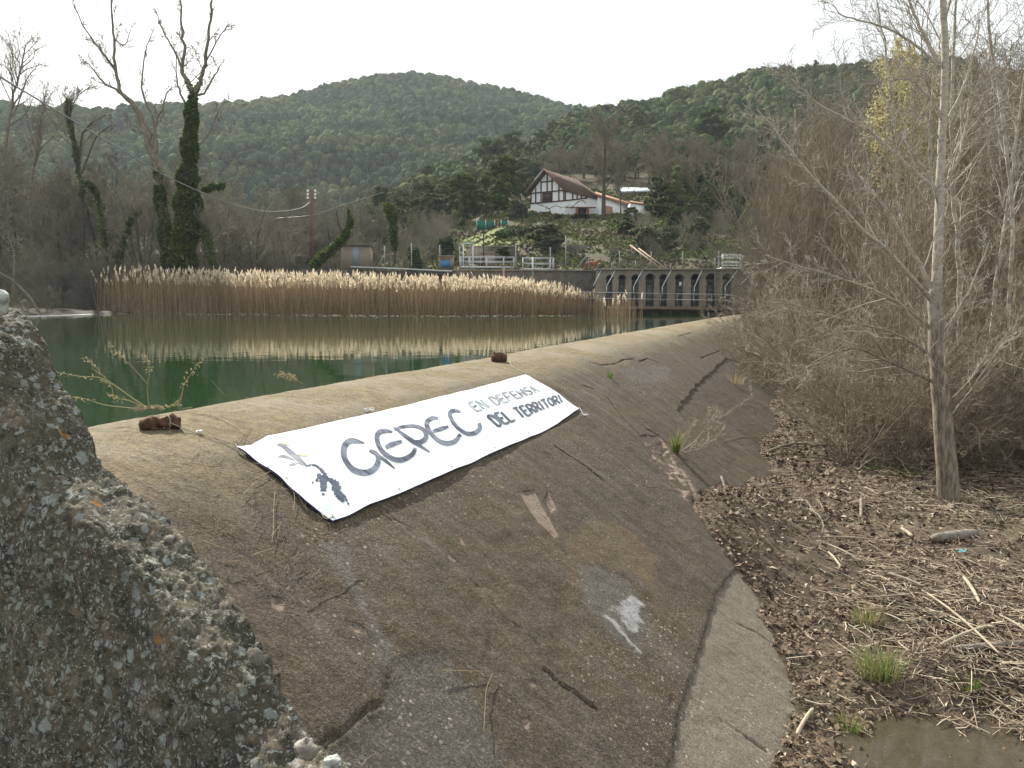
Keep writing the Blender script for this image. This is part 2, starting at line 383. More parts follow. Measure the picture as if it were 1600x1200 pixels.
    peb = n.math('MULTIPLY', peb, n.rng(n.noise(co, 1.5, 3), .38, .55))
    pm = n.rng(n.noise(co, .55, 3, .6), .44, .62, .12, 1); peb = n.math('MULTIPLY', peb, pm)
    c = n.mix(peb, c, (.46, .41, .34))
    vp2 = n.vor(co, 70); vc2 = n.t.nodes[-1].outputs['Color']
    c = n.mix(n.math('MULTIPLY', n.rng(vp2, .36, .26), n.math('MULTIPLY', pm, n.rng(vc2, .68, .73))), c, (.36, .32, .26))
    c = n.mix(n.rng(n.attr('crack'), .2, .9, 0, .8), c, (.02, .016, .012))
    hgt = n.math('ADD', n.math('MULTIPLY', n3, .6), n.math('ADD', n.math('MULTIPLY', n2, .8), n.math('MULTIPLY', n.noise(co, 150, 3), .3)))
    pit = n.rng(n.vor(co, 38), .0, .32); hgt = n.math('ADD', hgt, n.math('MULTIPLY', pit, .35)); c = n.mix(n.math('MULTIPLY', n.rng(n.vor(co, 33), .16, .06), .55), c, (.025, .02, .016))
    hgt = n.math('MULTIPLY', hgt, n.rng(n.math('MAXIMUM', n.attr('grey'), n.attr('apron')), 0, 1, 1, .35))
    n.bump(hgt, 1., .035)
    n.done(c, .9)
    wr = link('weir', me, n.m, None, 'long rounded concrete weir holding back the pond, its stained face sloping to the leaf litter', 'weir')
build_weir()

# ================================================================== conglomerate abutment on the near side
def build_rock():
    sil = [(-420, 300), (-200, 385), (-60, 468), (0, 482), (22, 488), (42, 497), (58, 520), (74, 545), (84, 580), (100, 610), (128, 642), (146, 672), (152, 700), (162, 725), (186, 742), (205, 760), (240, 785), (268, 812), (290, 838), (312, 862), (334, 890), (352, 915), (372, 945), (388, 970), (402, 1000), (420, 1030), (436, 1060), (438, 1085), (452, 1110), (470, 1130), (490, 1160), (545, 1192), (600, 1270), (680, 1400)]
    L = len(sil); P = []
    for i, (px, py) in enumerate(sil):
        yb = 3.15-.9*(i/L)                # plane of the back top edge
        r = ray(px, py); P.append(CAM+r*(yb/r[1]))
    P = np.array(P); d = np.concatenate([[0], np.cumsum(np.linalg.norm(np.diff(P, axis=0), axis=1))])
    u = np.arange(0, d[-1], .0085); E_ = np.stack([np.interp(u, d, P[:, k]) for k in range(3)], -1)
    top = .34; down = 4.2
    wv = np.concatenate([np.arange(-.6, 0, .05), np.arange(0, 2.9, .0085), np.arange(2.9, down, .03)])
    U, W = np.meshgrid(u, wv, indexing='ij')
    # section: 0..top runs toward the camera along the sloping top, then down the front; below 0 the back side
    rr = .10
    fy = np.where(W < 0, 0, -np.minimum(W, top)); q = np.clip((W-top+rr)/(2*rr), 0, 1)
    fy = np.where(W > top-rr, -(top-rr)-rr*np.sin(q*math.pi/2), fy); fz = np.where(W < 0, W, np.where(W < top-rr, 0, -rr*(1-np.cos(q*math.pi/2))-np.maximum(0, W-top-rr)))
    lean = np.maximum(0, -fz)*-.10
    X = E_[:, 0][:, None]+0*W; Y = E_[:, 1][:, None]+fy+lean; Z = E_[:, 2][:, None]+fz-.015*np.clip(W/top, 0, 1)
    fr = np.clip((W-top+.08)/.16, 0, 1); fr = np.where(W < 0, 0, fr)
    nx = .25*(1-fr)+0*W; ny = -fr+np.where(W < 0, 1, 0); nz = (1-fr)*np.where(W < 0, 0, .8)
    a = X+Y*.8; b = Z*1.0+Y*.9
    D = .06*fbm(a*1.6+9, b*1.6, 4)+.030*fbm(a*6, b*6, 5)+.022*fbm(a*26, b*26, 4)
    ridge = .03*np.abs(fbm(a*3+4, b*3+2, 4)); D -= ridge
    cob = np.zeros_like(D); tint = np.zeros_like(D)
    rr_ = np.random.default_rng(12)
    flat = np.stack([a.ravel(), b.ravel()], -1)
    ni, nj = D.shape
    for k in range(1100):
        i = rr_.integers(0, ni); j = rr_.integers(12, 350); rad = rr_.uniform(.007, .020) if rr_.random() < .93 else rr_.uniform(.022, .048)
        if j < 55: rad = max(rad, rr_.uniform(.012, .036))
        h = int(rad*2.2/.0085)+2; sl = (slice(max(0, i-h), min(ni, i+h)), slice(max(0, j-h), min(nj, j+h)))
        an = rr_.uniform(0, 3.1); el = rr_.uniform(.55, 1.)
        da = a[sl]-a[i, j]; db = b[sl]-b[i, j]; p = (da*math.cos(an)+db*math.sin(an)); q = (-da*math.sin(an)+db*math.cos(an))/el
        rd = np.hypot(p, q)/rad*(1+.5*fbm(a[sl]*20, b[sl]*20, 2)); bump = np.sqrt(np.clip(1-rd**2, 0, 1))*rad*rr_.uniform(.15, .5)
        cob[sl] = np.maximum(cob[sl], bump); tv = rr_.uniform(.15, 1); tint[sl] = np.where(rd < .95, tv, tint[sl]); D[sl] -= .006*np.exp(-((rd-1.1)/.15)**2)
    D = D+cob
    D = D*np.where(W < 0, .4, 1)
    V = np.stack([X+nx*D, Y+ny*D, Z+nz*D], -1)
    idx = np.arange(ni*nj).reshape(ni, nj)
    Q = np.stack([idx[:-1, :-1], idx[:-1, 1:], idx[1:, 1:], idx[1:, :-1]], -1).reshape(-1, 4)
    me = mesh_np('rock_wall', V.reshape(-1, 3), Q, None, True)
    me.attributes.new('tint', 'FLOAT', 'POINT').data.foreach_set('value', tint.astype(np.float32).ravel())
    n = N('lichened_conglomerate'); co = n.co()
    n1 = n.noise(co, 3, 6, .7); n2 = n.noise(co, 22, 6, .75); n3 = n.noise(co, 90, 4, .7)
    c = n.mix(n.rng(n1, .35, .65), (.066, .060, .044), (.13, .115, .082))
    c = n.mix(n.rng(n.noise(co, 5.2, 5), .56, .68, 0, .6), c, (.22, .17, .12))
    c = n.mix(n.rng(n.noise(co, 6.3, 5), .55, .7, 0, .7), c, (.035, .042, .032))
    c = n.mix(n.rng(n2, .52, .36, 0, .85), c, (.022, .02, .016))
    c = n.mix(n.rng(n3, .55, .7, 0, .5), c, (.24, .22, .18))
    c = n.mix(n.rng(n.attr('tint'), .1, .9, .0, .8), c, n.mix(n.rng(n1, .4, .6), (.25, .245, .225), (.20, .165, .13)))
    warp = n.t.nodes.new('ShaderNodeMix'); warp.data_type = 'VECTOR'; warp.inputs[0].default_value = .055; n.put(warp.inputs[4], co)
    nn = n.t.nodes.new('ShaderNodeTexNoise'); nn.inputs['Scale'].default_value = 30; nn.inputs['Detail'].default_value = 4; n.put(nn.inputs['Vector'], co); n.put(warp.inputs[5], nn.outputs['Color'])
    wc = warp.outputs[1]
    for sc, th, lim, colr in ((8, .26, .66, (.30, .34, .32)), (19, .34, .52, (.30, .33, .31)), (44, .38, .50, (.34, .36, .33)), (90, .4, .5, (.30, .31, .28))):
        v = n.vor(wc, sc); vc = n.t.nodes[-1].outputs['Color']
        f = n.math('MULTIPLY', n.rng(v, th, th-.05), n.rng(vc, lim, lim+.03)); f = n.math('MULTIPLY', f, n.rng(n3, .28, .45)); f = n.math('MULTIPLY', f, n.rng(n.noise(co, 1.7+sc*.07, 4, .6), .36, .54, .15, 1))
        c = n.mix(n.math('MULTIPLY', f, .8), c, colr)
    v = n.vor(wc, 7.3); vc = n.t.nodes[-1].outputs['Color']
    f = n.math('MULTIPLY', n.rng(v, .2, .14), n.rng(vc, .80, .82)); c = n.mix(n.math('MULTIPLY', n.math('MULTIPLY', f, n.rng(n2, .35, .5)), .85), c, (.30, .14, .03))
    n.bump(n.math('ADD', n.math('MULTIPLY', n2, 1.), n.math('MULTIPLY', n3, .5)), 1., .02)
    n.done(c, .95)
    link('abutment_wall', me, n.m, None, 'rough lichened conglomerate abutment wall of cobbles and mortar at the near end of the weir', 'wall')
build_rock()
# white lichened stone on the wall's top, and cobbles sticking out of its lower edge
def stone(px, py, D, r, sc, mat, label, name='stone', seed=1, group=None, cat='stone'):
    rg = np.random.default_rng(seed); a = np.linspace(0, math.pi, 15); b = np.linspace(0, 2*math.pi, 25)[:-1]
    A_, B_ = np.meshgrid(a, b, indexing='ij'); rad = r*(1+.6*fbm(A_*1.2+seed*3, np.cos(B_)*1.3+seed+A_, 3))
    V = np.stack([rad*np.sin(A_)*np.cos(B_)*sc[0], rad*np.sin(A_)*np.sin(B_)*sc[1], rad*np.cos(A_)*sc[2]], -1)
    idx = np.arange(A_.size).reshape(A_.shape); j2 = np.roll(idx, -1, 1)
    Q = np.stack([idx[:-1], idx[1:], j2[1:], j2[:-1]], -1).reshape(-1, 4)
    me = mesh_np(name, V.reshape(-1, 3), Q, None, True); o = link(name, me, mat, None, label, cat, group); o.location = tuple(at(px, py, D) if D else hit(px, py)); return o
M['pale_stone'] = simple('pale_stone', (.34, .32, .28), (.09, .08, .065), 30, .9, 0, .01)
M['white_stone'] = simple('white_lichen_stone', (.52, .55, .52), (.20, .21, .19), 30, .9, 0, .01)
stone(-4, 474, 3.6, .048, (1.3, .9, 1.0), M['white_stone'], 'chalky white stone perched on top of the abutment wall', 'stone', 2)
stone(478, 1172, 2.35, .034, (1.2, .9, .8), M['pale_stone'], 'pale rounded cobble bedded in the lower edge of the abutment wall', 'cobble', 5, None, 'cobble')
stone(520, 1190, 2.3, .020, (1.3, .9, .8), M['white_stone'], 'small whitish cobble with a black underside at the foot of the abutment wall', 'cobble', 6, None, 'cobble')

# ================================================================== banner
BL = .018
def ban_z(x, y): return weir_z(x, y)+BL+.008*fbm(x*3, y*2, 2)+.007*fbm(x*5+y*1.5, y*2.2, 3)
def bhit(px, py, off=0.):
    p = hit(px, py, BL); return np.array([p[0], p[1], ban_z(p[0], p[1])+off])
ttop = [(370, 700), (392, 697), (418, 681), (450, 676), (500, 664), (560, 651), (650, 629), (740, 607), (822, 585)]
tbot = [(520, 813), (545, 805), (580, 788), (625, 770), (690, 743), (760, 712), (840, 678), (872, 662), (905, 638)]
tl = [(370, 700), (405, 722), (440, 748), (478, 785), (520, 813)]; trr = [(822, 585), (845, 598), (866, 610), (885, 625), (905, 638)]
def build_banner():
    def res(L, n):
        P = np.array([hit(x, y, BL)[:2] for x, y in L]); d = np.concatenate([[0], np.cumsum(np.linalg.norm(np.diff(P, axis=0), axis=1))])
        t = np.linspace(0, d[-1], n); return np.stack([np.interp(t, d, P[:, k]) for k in (0, 1)], -1)
    nu, nv = 260, 60; T = res(ttop, nu); B = res(tbot, nu); Lf = res(tl, nv); Rg = res(trr, nv)
    u = np.linspace(0, 1, nu)[:, None, None]; v = np.linspace(0, 1, nv)[None, :, None]
    C = (1-v)*T[:, None]+v*B[:, None]+(1-u)*Lf[None]+u*Rg[None]-((1-u)*(1-v)*T[0]+u*(1-v)*T[-1]+(1-u)*v*B[0]+u*v*B[-1])
    lift = .014*np.exp(-u[..., 0]*40)*np.sin(v[..., 0]*9+1)**2+.006*np.exp(-(1-v[..., 0])*25)*np.abs(np.sin(u[..., 0]*17))
    V = np.concatenate([C, (ban_z(C[..., 0], C[..., 1])+lift)[..., None]], -1)
    idx = np.arange(nu*nv).reshape(nu, nv); Q = np.stack([idx[:-1, :-1], idx[:-1, 1:], idx[1:, 1:], idx[1:, :-1]], -1).reshape(-1, 4)
    n = N('white_banner_cloth'); co = n.co(); c = n.mix(n.rng(n.noise(co, 2.2, 4, .5, 1.), .5, .68, 0, .5), (.76, .78, .785), (.56, .68, .73))
    n.b.inputs['Specular IOR Level'].default_value = .4; n.bump(n.noise(n.co('Object', (6, 1, 6)), 2, 3), .25, .02); n.done(c, .45)
    root = empty('banner', V[0, 0], 'long white cloth banner lettered GEPEC tied down over the weir crest', 'banner')
    off = V[0, 0]
    link('sheet', mesh_np('sheet', V.reshape(-1, 3)-off, Q, None, True), n.m, root)
    # navy under-sheet; its colour also paints the shadow along the free edges
    K = V.copy(); K[..., 2] -= .007; cen = K.mean((0, 1)); K[0, :, 0] += 0; K[0, :, 1] -= .012; K[:, -1, 0] += .003
    link('underside', mesh_np('underside', K.reshape(-1, 3)-off, Q[:, ::-1], None, True), simple('navy_backing_edge_shade', (.03, .025, .11), None, 5, .6), root)
    return root, off
ban, boff = build_banner()
def cat_pts(P, n):                       # catmull-rom resample
    P = np.array(P, float); P = np.vstack([2*P[0]-P[1], P, 2*P[-1]-P[-2]]); o = []
    for i in range(1, len(P)-2):
        for t in np.linspace(0, 1, n, endpoint=False):
            a, b, c, d = P[i-1:i+3]; o.append(.5*((2*b)+(c-a)*t+(2*a-5*b+4*c-d)*t*t+(-a+3*b-3*c+d)*t**3))
    o.append(P[-2]); return np.array(o)
def strokes(name, L, conv, mat, z=.004, smoothn=6, rough=0, each=False):
    if each:
        for k, q in enumerate(L): strokes(name, [q], conv, mat, z+.0005*k/len(L), smoothn, rough)
        return
    mb = MB()
    for k, (P, wd) in enumerate(L):
        C = cat_pts(P, smoothn) if len(P) > 2 else np.array([np.array(P[0])*(1-t)+np.array(P[1])*t for t in np.linspace(0, 1, 7)])
        m = len(C); wv = np.interp(np.linspace(0, 1, m), np.linspace(0, 1, len(wd)), wd)
        t = np.gradient(C, axis=0); t /= np.linalg.norm(t, axis=1, keepdims=True)+1e-9; nn = np.stack([-t[:, 1], t[:, 0]], -1)
        if rough: wv = wv*(1+rough*np.array([vn(i*.9+k*7, k*3.3) for i in range(m)])*2)
        Vv = []
        for i in range(m):
            for j in (-1, 0, 1):
                x, y = conv(C[i]+nn[i]*j*wv[i]/2); p = bhit(x, y, z+.0006*k/max(1, len(L))); Vv.append(p-boff)
        Q = [(i*3+j, i*3+j+1, i*3+j+4, i*3+j+3) for i in range(m-1) for j in (0, 1)]
        mb.add(Vv, Q)
    return mb.build(name, mat, ban)
def ink(name, a, b, sc=5.):
    n = N(name); co = n.co('Object', (1, 2, 1)); c = n.mix(n.rng(n.noise(co, sc, 3, .5, .5), .38, .62), a, b); return n.done(c, .5)
z2 = lambda p: (520+p[0]/4, 570+p[1]/4)
z1 = lambda p: (360+p[0]/5.333, 640+p[1]/5.333)
big = [([(198, 492), (150, 482), (108, 480), (75, 510), (68, 560), (88, 610), (128, 655), (190, 675), (245, 662), (278, 625), (283, 580), (262, 552), (228, 540)], [6, 26, 34, 38, 36, 32, 34, 36, 36, 34, 28, 22, 16]),
       ([(232, 540), (275, 565), (330, 605), (388, 652)], [16, 18, 20, 5]),
       ([(372, 424), (335, 418), (292, 424), (276, 458), (290, 515), (330, 565), (385, 594), (440, 595), (495, 565), (517, 525)], [14, 26, 34, 30, 28, 28, 30, 32, 30, 22]),
       ([(330, 522), (370, 502), (432, 482)], [22, 32, 18]),
       ([(378, 392), (440, 440), (510, 490), (606, 549)], [8, 22, 26, 8]),
       ([(385, 408), (440, 388), (505, 385), (560, 405), (583, 440), (575, 470), (545, 490), (515, 488)], [18, 22, 22, 24, 28, 30, 30, 24]),
       ([(658, 332), (620, 332), (590, 355), (592, 395), (625, 445), (670, 482), (720, 493), (765, 478), (798, 436)], [14, 26, 30, 30, 26, 26, 30, 28, 20]),
       ([(625, 418), (670, 402), (722, 388)], [18, 28, 16]),
       ([(798, 296), (760, 290), (732, 305), (745, 350), (785, 400), (835, 430), (885, 428), (918, 400), (915, 366)], [12, 24, 26, 24, 22, 24, 28, 28, 20])]
bink = ink('grey_brush_paint', (.045, .055, .085), (.19, .22, .28))
for a, b in ((0, 2), (2, 4), (4, 6), (6, 8), (8, 9)): strokes('letter', big[a:b], z2, bink)
GL = {'E': [[(1, 0), (0, 0), (0, 1), (1, 1)], [(0, .5), (.8, .5)]], 'N': [[(0, 1), (0, 0), (1, 1), (1, 0)]], 'D': [[(0, 0), (0, 1), (.6, 1), (1, .7), (1, .3), (.6, 0), (0, 0)]], 'F': [[(1, 0), (0, 0), (0, 1)], [(0, .5), (.8, .5)]],
      'S': [[(1, .1), (.6, 0), (.1, .1), (.05, .35), (.5, .5), (.95, .65), (.9, .9), (.4, 1), (0, .9)]], 'A': [[(0, 1), (.5, 0), (1, 1)], [(.2, .65), (.8, .65)]], 'L': [[(0, 0), (0, 1), (1, 1)]], 'T': [[(0, 0), (1, 0)], [(.5, 0), (.5, 1)]],
      'R': [[(0, 1), (0, 0), (.7, 0), (1, .25), (.7, .5), (0, .5)], [(.45, .5), (1, 1)]], 'I': [[(.5, 0), (.5, 1)]], 'O': [[(.5, 0), (.1, .15), (0, .5), (.1, .85), (.5, 1), (.9, .85), (1, .5), (.9, .15), (.5, 0)]]}
def row(name, text, q, mat, wd, gam):
    tl_, tr_, br_, bl_ = [np.array(p, float) for p in q]; L = []; adv = []; x = 0
    for ch in text:
        wch = .3 if ch == 'I' else (.55 if ch == ' ' else .78); adv.append((x, wch)); x += wch+.3
    tot = x-.3
    for ch, (x0, wch) in zip(text, adv):
        L = []
        for P in GL.get(ch, []):
            C = []
            for (a, b) in P:
                t = (x0+a*wch)/tot; t = t*(1+gam*(1-t)); C.append((1-b)*((1-t)*tl_+t*tr_)+b*((1-t)*bl_+t*br_))
            ww = wd*(1-.35*x0/tot)
            for i in range(len(C)-1): L.append(([C[i], C[i+1]], [ww, ww]))
        if L: strokes(name, L, z2, mat, .004)
row('letter', 'EN DEFENSA', [(843, 240), (1245, 132), (1293, 168), (900, 290)], ink('faint_grey_paint', (.10, .12, .16), (.45, .50, .55), 7), 11, .12)
row('letter', 'DEL TERRITORI', [(965, 322), (1412, 190), (1437, 234), (1035, 386)], ink('dark_grey_paint', (.04, .05, .08), (.14, .17, .22), 7), 15, .14)
strokes('emblem', [([(390, 295), (430, 300), (490, 345), (560, 400), (632, 462)], [14, 26, 34, 40, 20]), ([(395, 390), (440, 385), (490, 398), (535, 418)], [6, 20, 18, 8]), ([(488, 460), (520, 455), (556, 440)], [12, 26, 14]),
                   ([(560, 432), (600, 445), (645, 466)], [22, 24, 12])], z1, ink('light_grey_brush', (.16, .18, .22), (.36, .38, .42)), each=True)
strokes('emblem', [([(440, 262), (462, 280), (490, 296)], [16, 30, 20]), ([(548, 362), (590, 372), (645, 376)], [16, 22, 14])], z1, ink('pale_orange_paint', (.85, .62, .34), (.88, .76, .55)), each=True)
strokes('emblem', [([(640, 462), (690, 458), (725, 472), (762, 505), (795, 548)], [8, 12, 14, 26, 24]), ([(722, 538), (765, 570), (805, 600)], [20, 60, 30]), ([(755, 580), (775, 620), (775, 685)], [30, 52, 44]), ([(730, 575), (712, 600)], [24, 18]),
                   ([(780, 565), (840, 590), (880, 625), (910, 665)], [36, 34, 62, 40]), ([(850, 640), (890, 690), (925, 735), (942, 768)], [30, 56, 52, 22]), ([(900, 690), (935, 720), (965, 730)], [30, 40, 14]), ([(690, 600), (680, 618)], [12, 12]), ([(762, 706), (786, 712)], [16, 18]),
                   ([(956, 742), (978, 762)], [18, 18]), ([(974, 780), (992, 788)], [16, 14])], z1, ink('dark_slate_paint', (.04, .055, .09), (.10, .12, .17)), .005, 8, .45, True)
# eyelets
for (x, y) in ((418, 730), (447, 747), (624, 764), (706, 730), (773, 701), (826, 677), (864, 610), (823, 587), (522, 808), (374, 700)):
    mb = MB(); p = bhit(x, y, .007)-boff; mb.add([p+np.array([.010*math.cos(a), .010*math.sin(a), .004*math.cos(a*2)]) for a in np.linspace(0, 6.28, 9)[:-1]], None, [(0, i, i+1) for i in range(1, 7)]); mb.build('eyelet', M['dark_steel'], ban)

# ------------------------------------------------------------------ weights, cords
def log(name, pa, pb, r, mat, label, cat='log', rough=.25, seed=1, lift=None, k=14, n=36, group=None, bow=0., cap=True):
    a = np.array(pa, float); b = np.array(pb, float); L = np.linalg.norm(b-a); d = (b-a)/L; s = np.cross(d, [0, 0, 1.]); s /= np.linalg.norm(s); u = np.cross(s, d)
    V = []
    for i in range(n):
        t = i/(n-1); c = a+(b-a)*t+u*bow*math.sin(t*math.pi)*L; e = 1-.35*max(0, abs(t-.5)*2-.85)/.15
        for j in range(k):
            an = j*2*math.pi/k; rr = r*e*(1+rough*2*vn(t*5+seed*9, math.cos(an)*2.5+seed)+rough*2*vn(t*9+math.cos(an)*2+seed, math.sin(an)*2.5+seed*2))
            V.append(c+s*rr*math.cos(an)+u*rr*math.sin(an)-a)
    Q = [(i*k+j, i*k+(j+1) % k, (i+1)*k+(j+1) % k, (i+1)*k+j) for i in range(n-1) for j in range(k)]
    V += [np.zeros(3)-d*.01, b-a+d*.01]; T = [(n*k, (j+1) % k, j) for j in range(k)]+[(n*k+1, (n-1)*k+j, (n-1)*k+(j+1) % k) for j in range(k)]
    o = link(name, mesh_np(name, V, Q, T, False), mat, None, label, cat, group); o.location = tuple(a); return o
M['red_wood'] = bark('weathered_red_wood', (.085, .042, .026), (.15, .085, .055), 9, 0)
M['grey_wood'] = bark('grey_driftwood', (.26, .23, .19), (.15, .125, .10), 5, .5)
M['cord'] = simple('grey_cord', (.46, .46, .38), (.30, .30, .24), 30)
M['white_cord'] = simple('white_string', (.75, .77, .78), (.6, .62, .62), 30)
up3 = np.array([0, 0, 1.])
pa = hit(219, 672)+up3*.045; pb = hit(281, 668)+up3*.045
log('log', pa, pb, .047, M['red_wood'], 'reddish brown chunk of old wood weighing down the near corner cord of the banner', rough=.55, seed=3)
pc = hit(768, 564)+up3*.06; pd_ = hit(787, 566)+up3*.055; pd_[1] += .12
log('log', pc, pd_, .065, M['red_wood'], 'dark short piece of wood on the crest holding the far corner cord', rough=.45, seed=5)
def tube_thing(name, pts, r, mat, label, cat, k=5, group=None, parent=None):
    mb = MB(); pts = np.array(pts, float); o = pts[0].copy(); mb.line(cat_pts(pts-o, 6), r, k); ob = mb.build(name, mat, parent, True)
    ob.location = tuple(o)
    if parent is None: tag(ob, label, cat, group)
    return ob
# string round the near log
m_ = pa*.3+pb*.7; d_ = (pb-pa)/np.linalg.norm(pb-pa); s_ = np.cross(d_, up3); s_ /= np.linalg.norm(s_)
loop = [m_+(s_*math.cos(a)+up3*math.sin(a))*.052 for a in np.linspace(0, 2*math.pi, 15)]
tube_thing('cord', loop+[hit(300, 676)+up3*.008, hit(316, 680)+up3*.01, hit(335, 687)+up3*.008, hit(352, 693)+up3*.008, hit(368, 699)+up3*.02, hit(374, 709)+up3*.01, hit(380, 714)+up3*.01], .0035, M['cord'], 'pale cord running from the reddish wood chunk to the near corner of the banner', 'cord')
mb = MB()
for a in np.linspace(0, 6.28, 7):
    c = hit(312, 677); mb.line([c+np.array([0, 0, .012]), c+np.array([.018*math.cos(a), .02*math.sin(a), .02+.008*math.sin(3*a)]), c+np.array([.026*math.cos(a+.6), .03*math.sin(a+.6), .008])], [.005, .006, .002], 4)
o = mb.build('cord_knot', M['white_cord'], None, True, label='small white knot of string on the near banner cord', cat='knot')
tube_thing('cord', [pc+up3*.04, pc*.5+pd_*.5+up3*.05, pd_+up3*.03, hit(800, 573)+up3*.01, hit(812, 579)+up3*.012, hit(820, 584)+up3*.02, hit(826, 587)+up3*.015], .004, M['cord'], 'taut pale cord from the dark wood piece to the far upper banner corner', 'cord')
def knot(px, py, r, label, seed):
    mb = MB(); rg = np.random.default_rng(seed); c = hit(px, py)
    for i in range(12):
        a = rg.uniform(0, 6.28); mb.line([c+up3*.01, c+np.array([r*.6*math.cos(a), r*.6*math.sin(a), r*.5*rg.random()]), c+np.array([r*math.cos(a+.7), r*math.sin(a+.7), .004+r*.6*rg.random()])], [.003, .003, .0012], 3)
    mb.build('string_tuft', M['white_cord'], None, label=label, cat='string')
knot(912, 650, .07, 'frayed white string tail beside the lower far corner of the banner', 1)
knot(577, 643, .07, 'tangle of white string at the upper edge of the banner', 2)
tube_thing('cord', [hit(905, 638)+up3*.02, hit(909, 644)+up3*.01, hit(912, 650)+up3*.008], .003, M['white_cord'], 'short white tie at the lower far corner of the banner', 'cord')
tube_thing('cord', [hit(500, 796)+up3*.012, hit(502, 804)+up3*.01, hit(508, 812)+up3*.01, hit(517, 812)+up3*.015, hit(520, 808)+up3*.02], .005, M['cord'], 'grey tie looped under the lower near corner of the banner', 'cord')

# ================================================================== water, terrain
def grid_obj(name, X, Y, Z, mat, label=None, **kw):
    ni, nj = X.shape; idx = np.arange(ni*nj).reshape(ni, nj)
    Q = np.stack([idx[:-1, :-1], idx[1:, :-1], idx[1:, 1:], idx[:-1, 1:]], -1).reshape(-1, 4)
    return link(name, mesh_np(name, np.stack([X, Y, Z], -1).reshape(-1, 3), Q, None, True), mat, None, label, **kw)
def water_mat():
    n = N('pond_water'); co = n.co(); n.b.inputs['IOR'].default_value = 1.33; n.b.inputs['Specular IOR Level'].default_value = .5
    hgt = n.math('ADD', n.noise(n.co('Object', (1, 1, 1)), 1.6, 3, .5), n.math('MULTIPLY', n.noise(co, 7, 2), .15)); n.bump(hgt, .05, .05)
    c = n.mix(n.noise(co, .12, 3), (.014, .036, .014), (.022, .050, .022)); return n.done(c, .03)
X, Y = np.meshgrid([-5.12, -4.9, -4.6], [-20, 0, 20, 40, 72], indexing='ij')
wm = MB(); ysw = np.linspace(-30, 74, 53); e = [(bend(y)-5.10, y, 0) for y in ysw]; fl = [(-190., y, 0) for y in ysw]
wm.add(e+fl, [(i, i+1, len(e)+i+1, len(e)+i) for i in range(len(e)-1)]); wm.add([(-190, 74, 0), (-3.8, 74, 0), (-3.8, 110, 0), (-190, 110, 0)], [(0, 1, 2, 3)])
wm.build('pond_water', water_mat(), kind='structure')

cols = np.array([-700, 0, 150, 300, 400, 500, 600, 700, 800, 900, 1000, 1100, 1200, 1350, 1600, 2300.])
rows = np.array([57, 60, 63.4, 64, 66, 80, 100, 130, 170, 210, 260, 330, 420.])
def c_(z62, *r): return list(z62)+list(r)
lo = (-.35, .25)
TB = {  # z at rows
 -700: [.2, .5, .7, .7, .9, 1.5, 3, 6, 9, 12, 14, 14, 10], 0: [.15, .35, .5, .5, .7, 1.2, 2, 4, 7, 9, 10, 10, 8], 150: [-.4, -.3, -.2, -.2, 0, .5, 1.8, 3.5, 6, 8, 9, 9, 8],
 300: [-.5, -.5, -.3, -.2, .3, 1, 1.8, 3.5, 6, 8, 9, 9, 8], 400: [-.5, -.5, -.3, -.1, .3, 1, 2, 5, 10, 14, 14, 12, 10],
 500: [-.5, -.5, -.4, -.3, .8, 2, 4, 8, 15, 20, 18, 14, 10], 600: [-.5, -.5, -.5, -.5, 2.2, 3.2, 6, 13, 20.6, 26.6, 22, 16, 10],
 700: [-.5, -.5, -.5, 2.9, 3.0, 4.5, 8.5, 15.5, 24.6, 35, 30, 24, 16], 800: [-.5, -.5, -.5, 3.1, 3.15, 6.2, 11, 17.5, 27.5, 40.5, 38, 28, 20],
 900: [-.5, -.5, -.5, 3.2, 3.3, 6.3, 11, 19, 31.5, 47, 60, 52, 35], 1000: [-.5, -.5, -.5, 3.25, 3.3, 6.2, 11, 18.5, 31.5, 46, 63, 60, 45],
 1100: [-.5, -.5, -.5, 3.3, 3.3, 6, 10.5, 18.5, 32, 47.5, 68.5, 66, 50], 1200: [-.6, -.5, -.5, 3.3, 3.3, 5.5, 10.5, 18.5, 32.5, 50, 74, 72, 55],
 1350: [-.6, -.4, .5, 1.5, 2.2, 4.5, 10, 18.5, 32, 50, 75, 75, 60], 1600: [-.6, 0, .7, 1.0, 1.5, 4, 10, 18, 32, 50, 76, 78, 60], 2300: [0, 1, 2, 2, 3, 6, 12, 20, 35, 55, 80, 80, 60]}
TA = np.array([TB[int(c)] for c in cols], float); TA[:, 8] -= 2.; TA[:, 9] -= 4.5; TA[4:, 10:] -= 4.5
def hill_z(x, y):
    px, D = pxD(np.asarray(x, float), np.asarray(y, float))
    ci = np.clip(np.searchsorted(cols, px)-1, 0, len(cols)-2); ri = np.clip(np.searchsorted(rows, D)-1, 0, len(rows)-2)
    u = np.clip((px-cols[ci])/(cols[ci+1]-cols[ci]), 0, 1); v = np.clip((D-rows[ri])/(rows[ri+1]-rows[ri]), 0, 1)
    us = u*u*(3-2*u)
    z = (TA[ci, ri]*(1-us)+TA[ci+1, ri]*us)*(1-v)+(TA[ci, ri+1]*(1-us)+TA[ci+1, ri+1]*us)*v
    return z+np.clip((D-66)/60, 0, 1)*2.5*fbm(x/22+3, y/22, 3)+.25*fbm(x/3, y/3, 3)*np.clip((D-64)/4, 0, 1)
pxs = np.arange(-700, 2301, 12.); Ds = np.concatenate([np.arange(57, 70, .35), np.arange(70, 120, 1.), np.arange(120, 424, 3.5)])
GX = np.zeros((len(pxs), len(Ds))); GY = GX.copy()
for i, p in enumerate(pxs):
    b = at(p, 468, 1.)-CAM; GX[i] = b[0]*Ds; GY[i] = b[1]*Ds
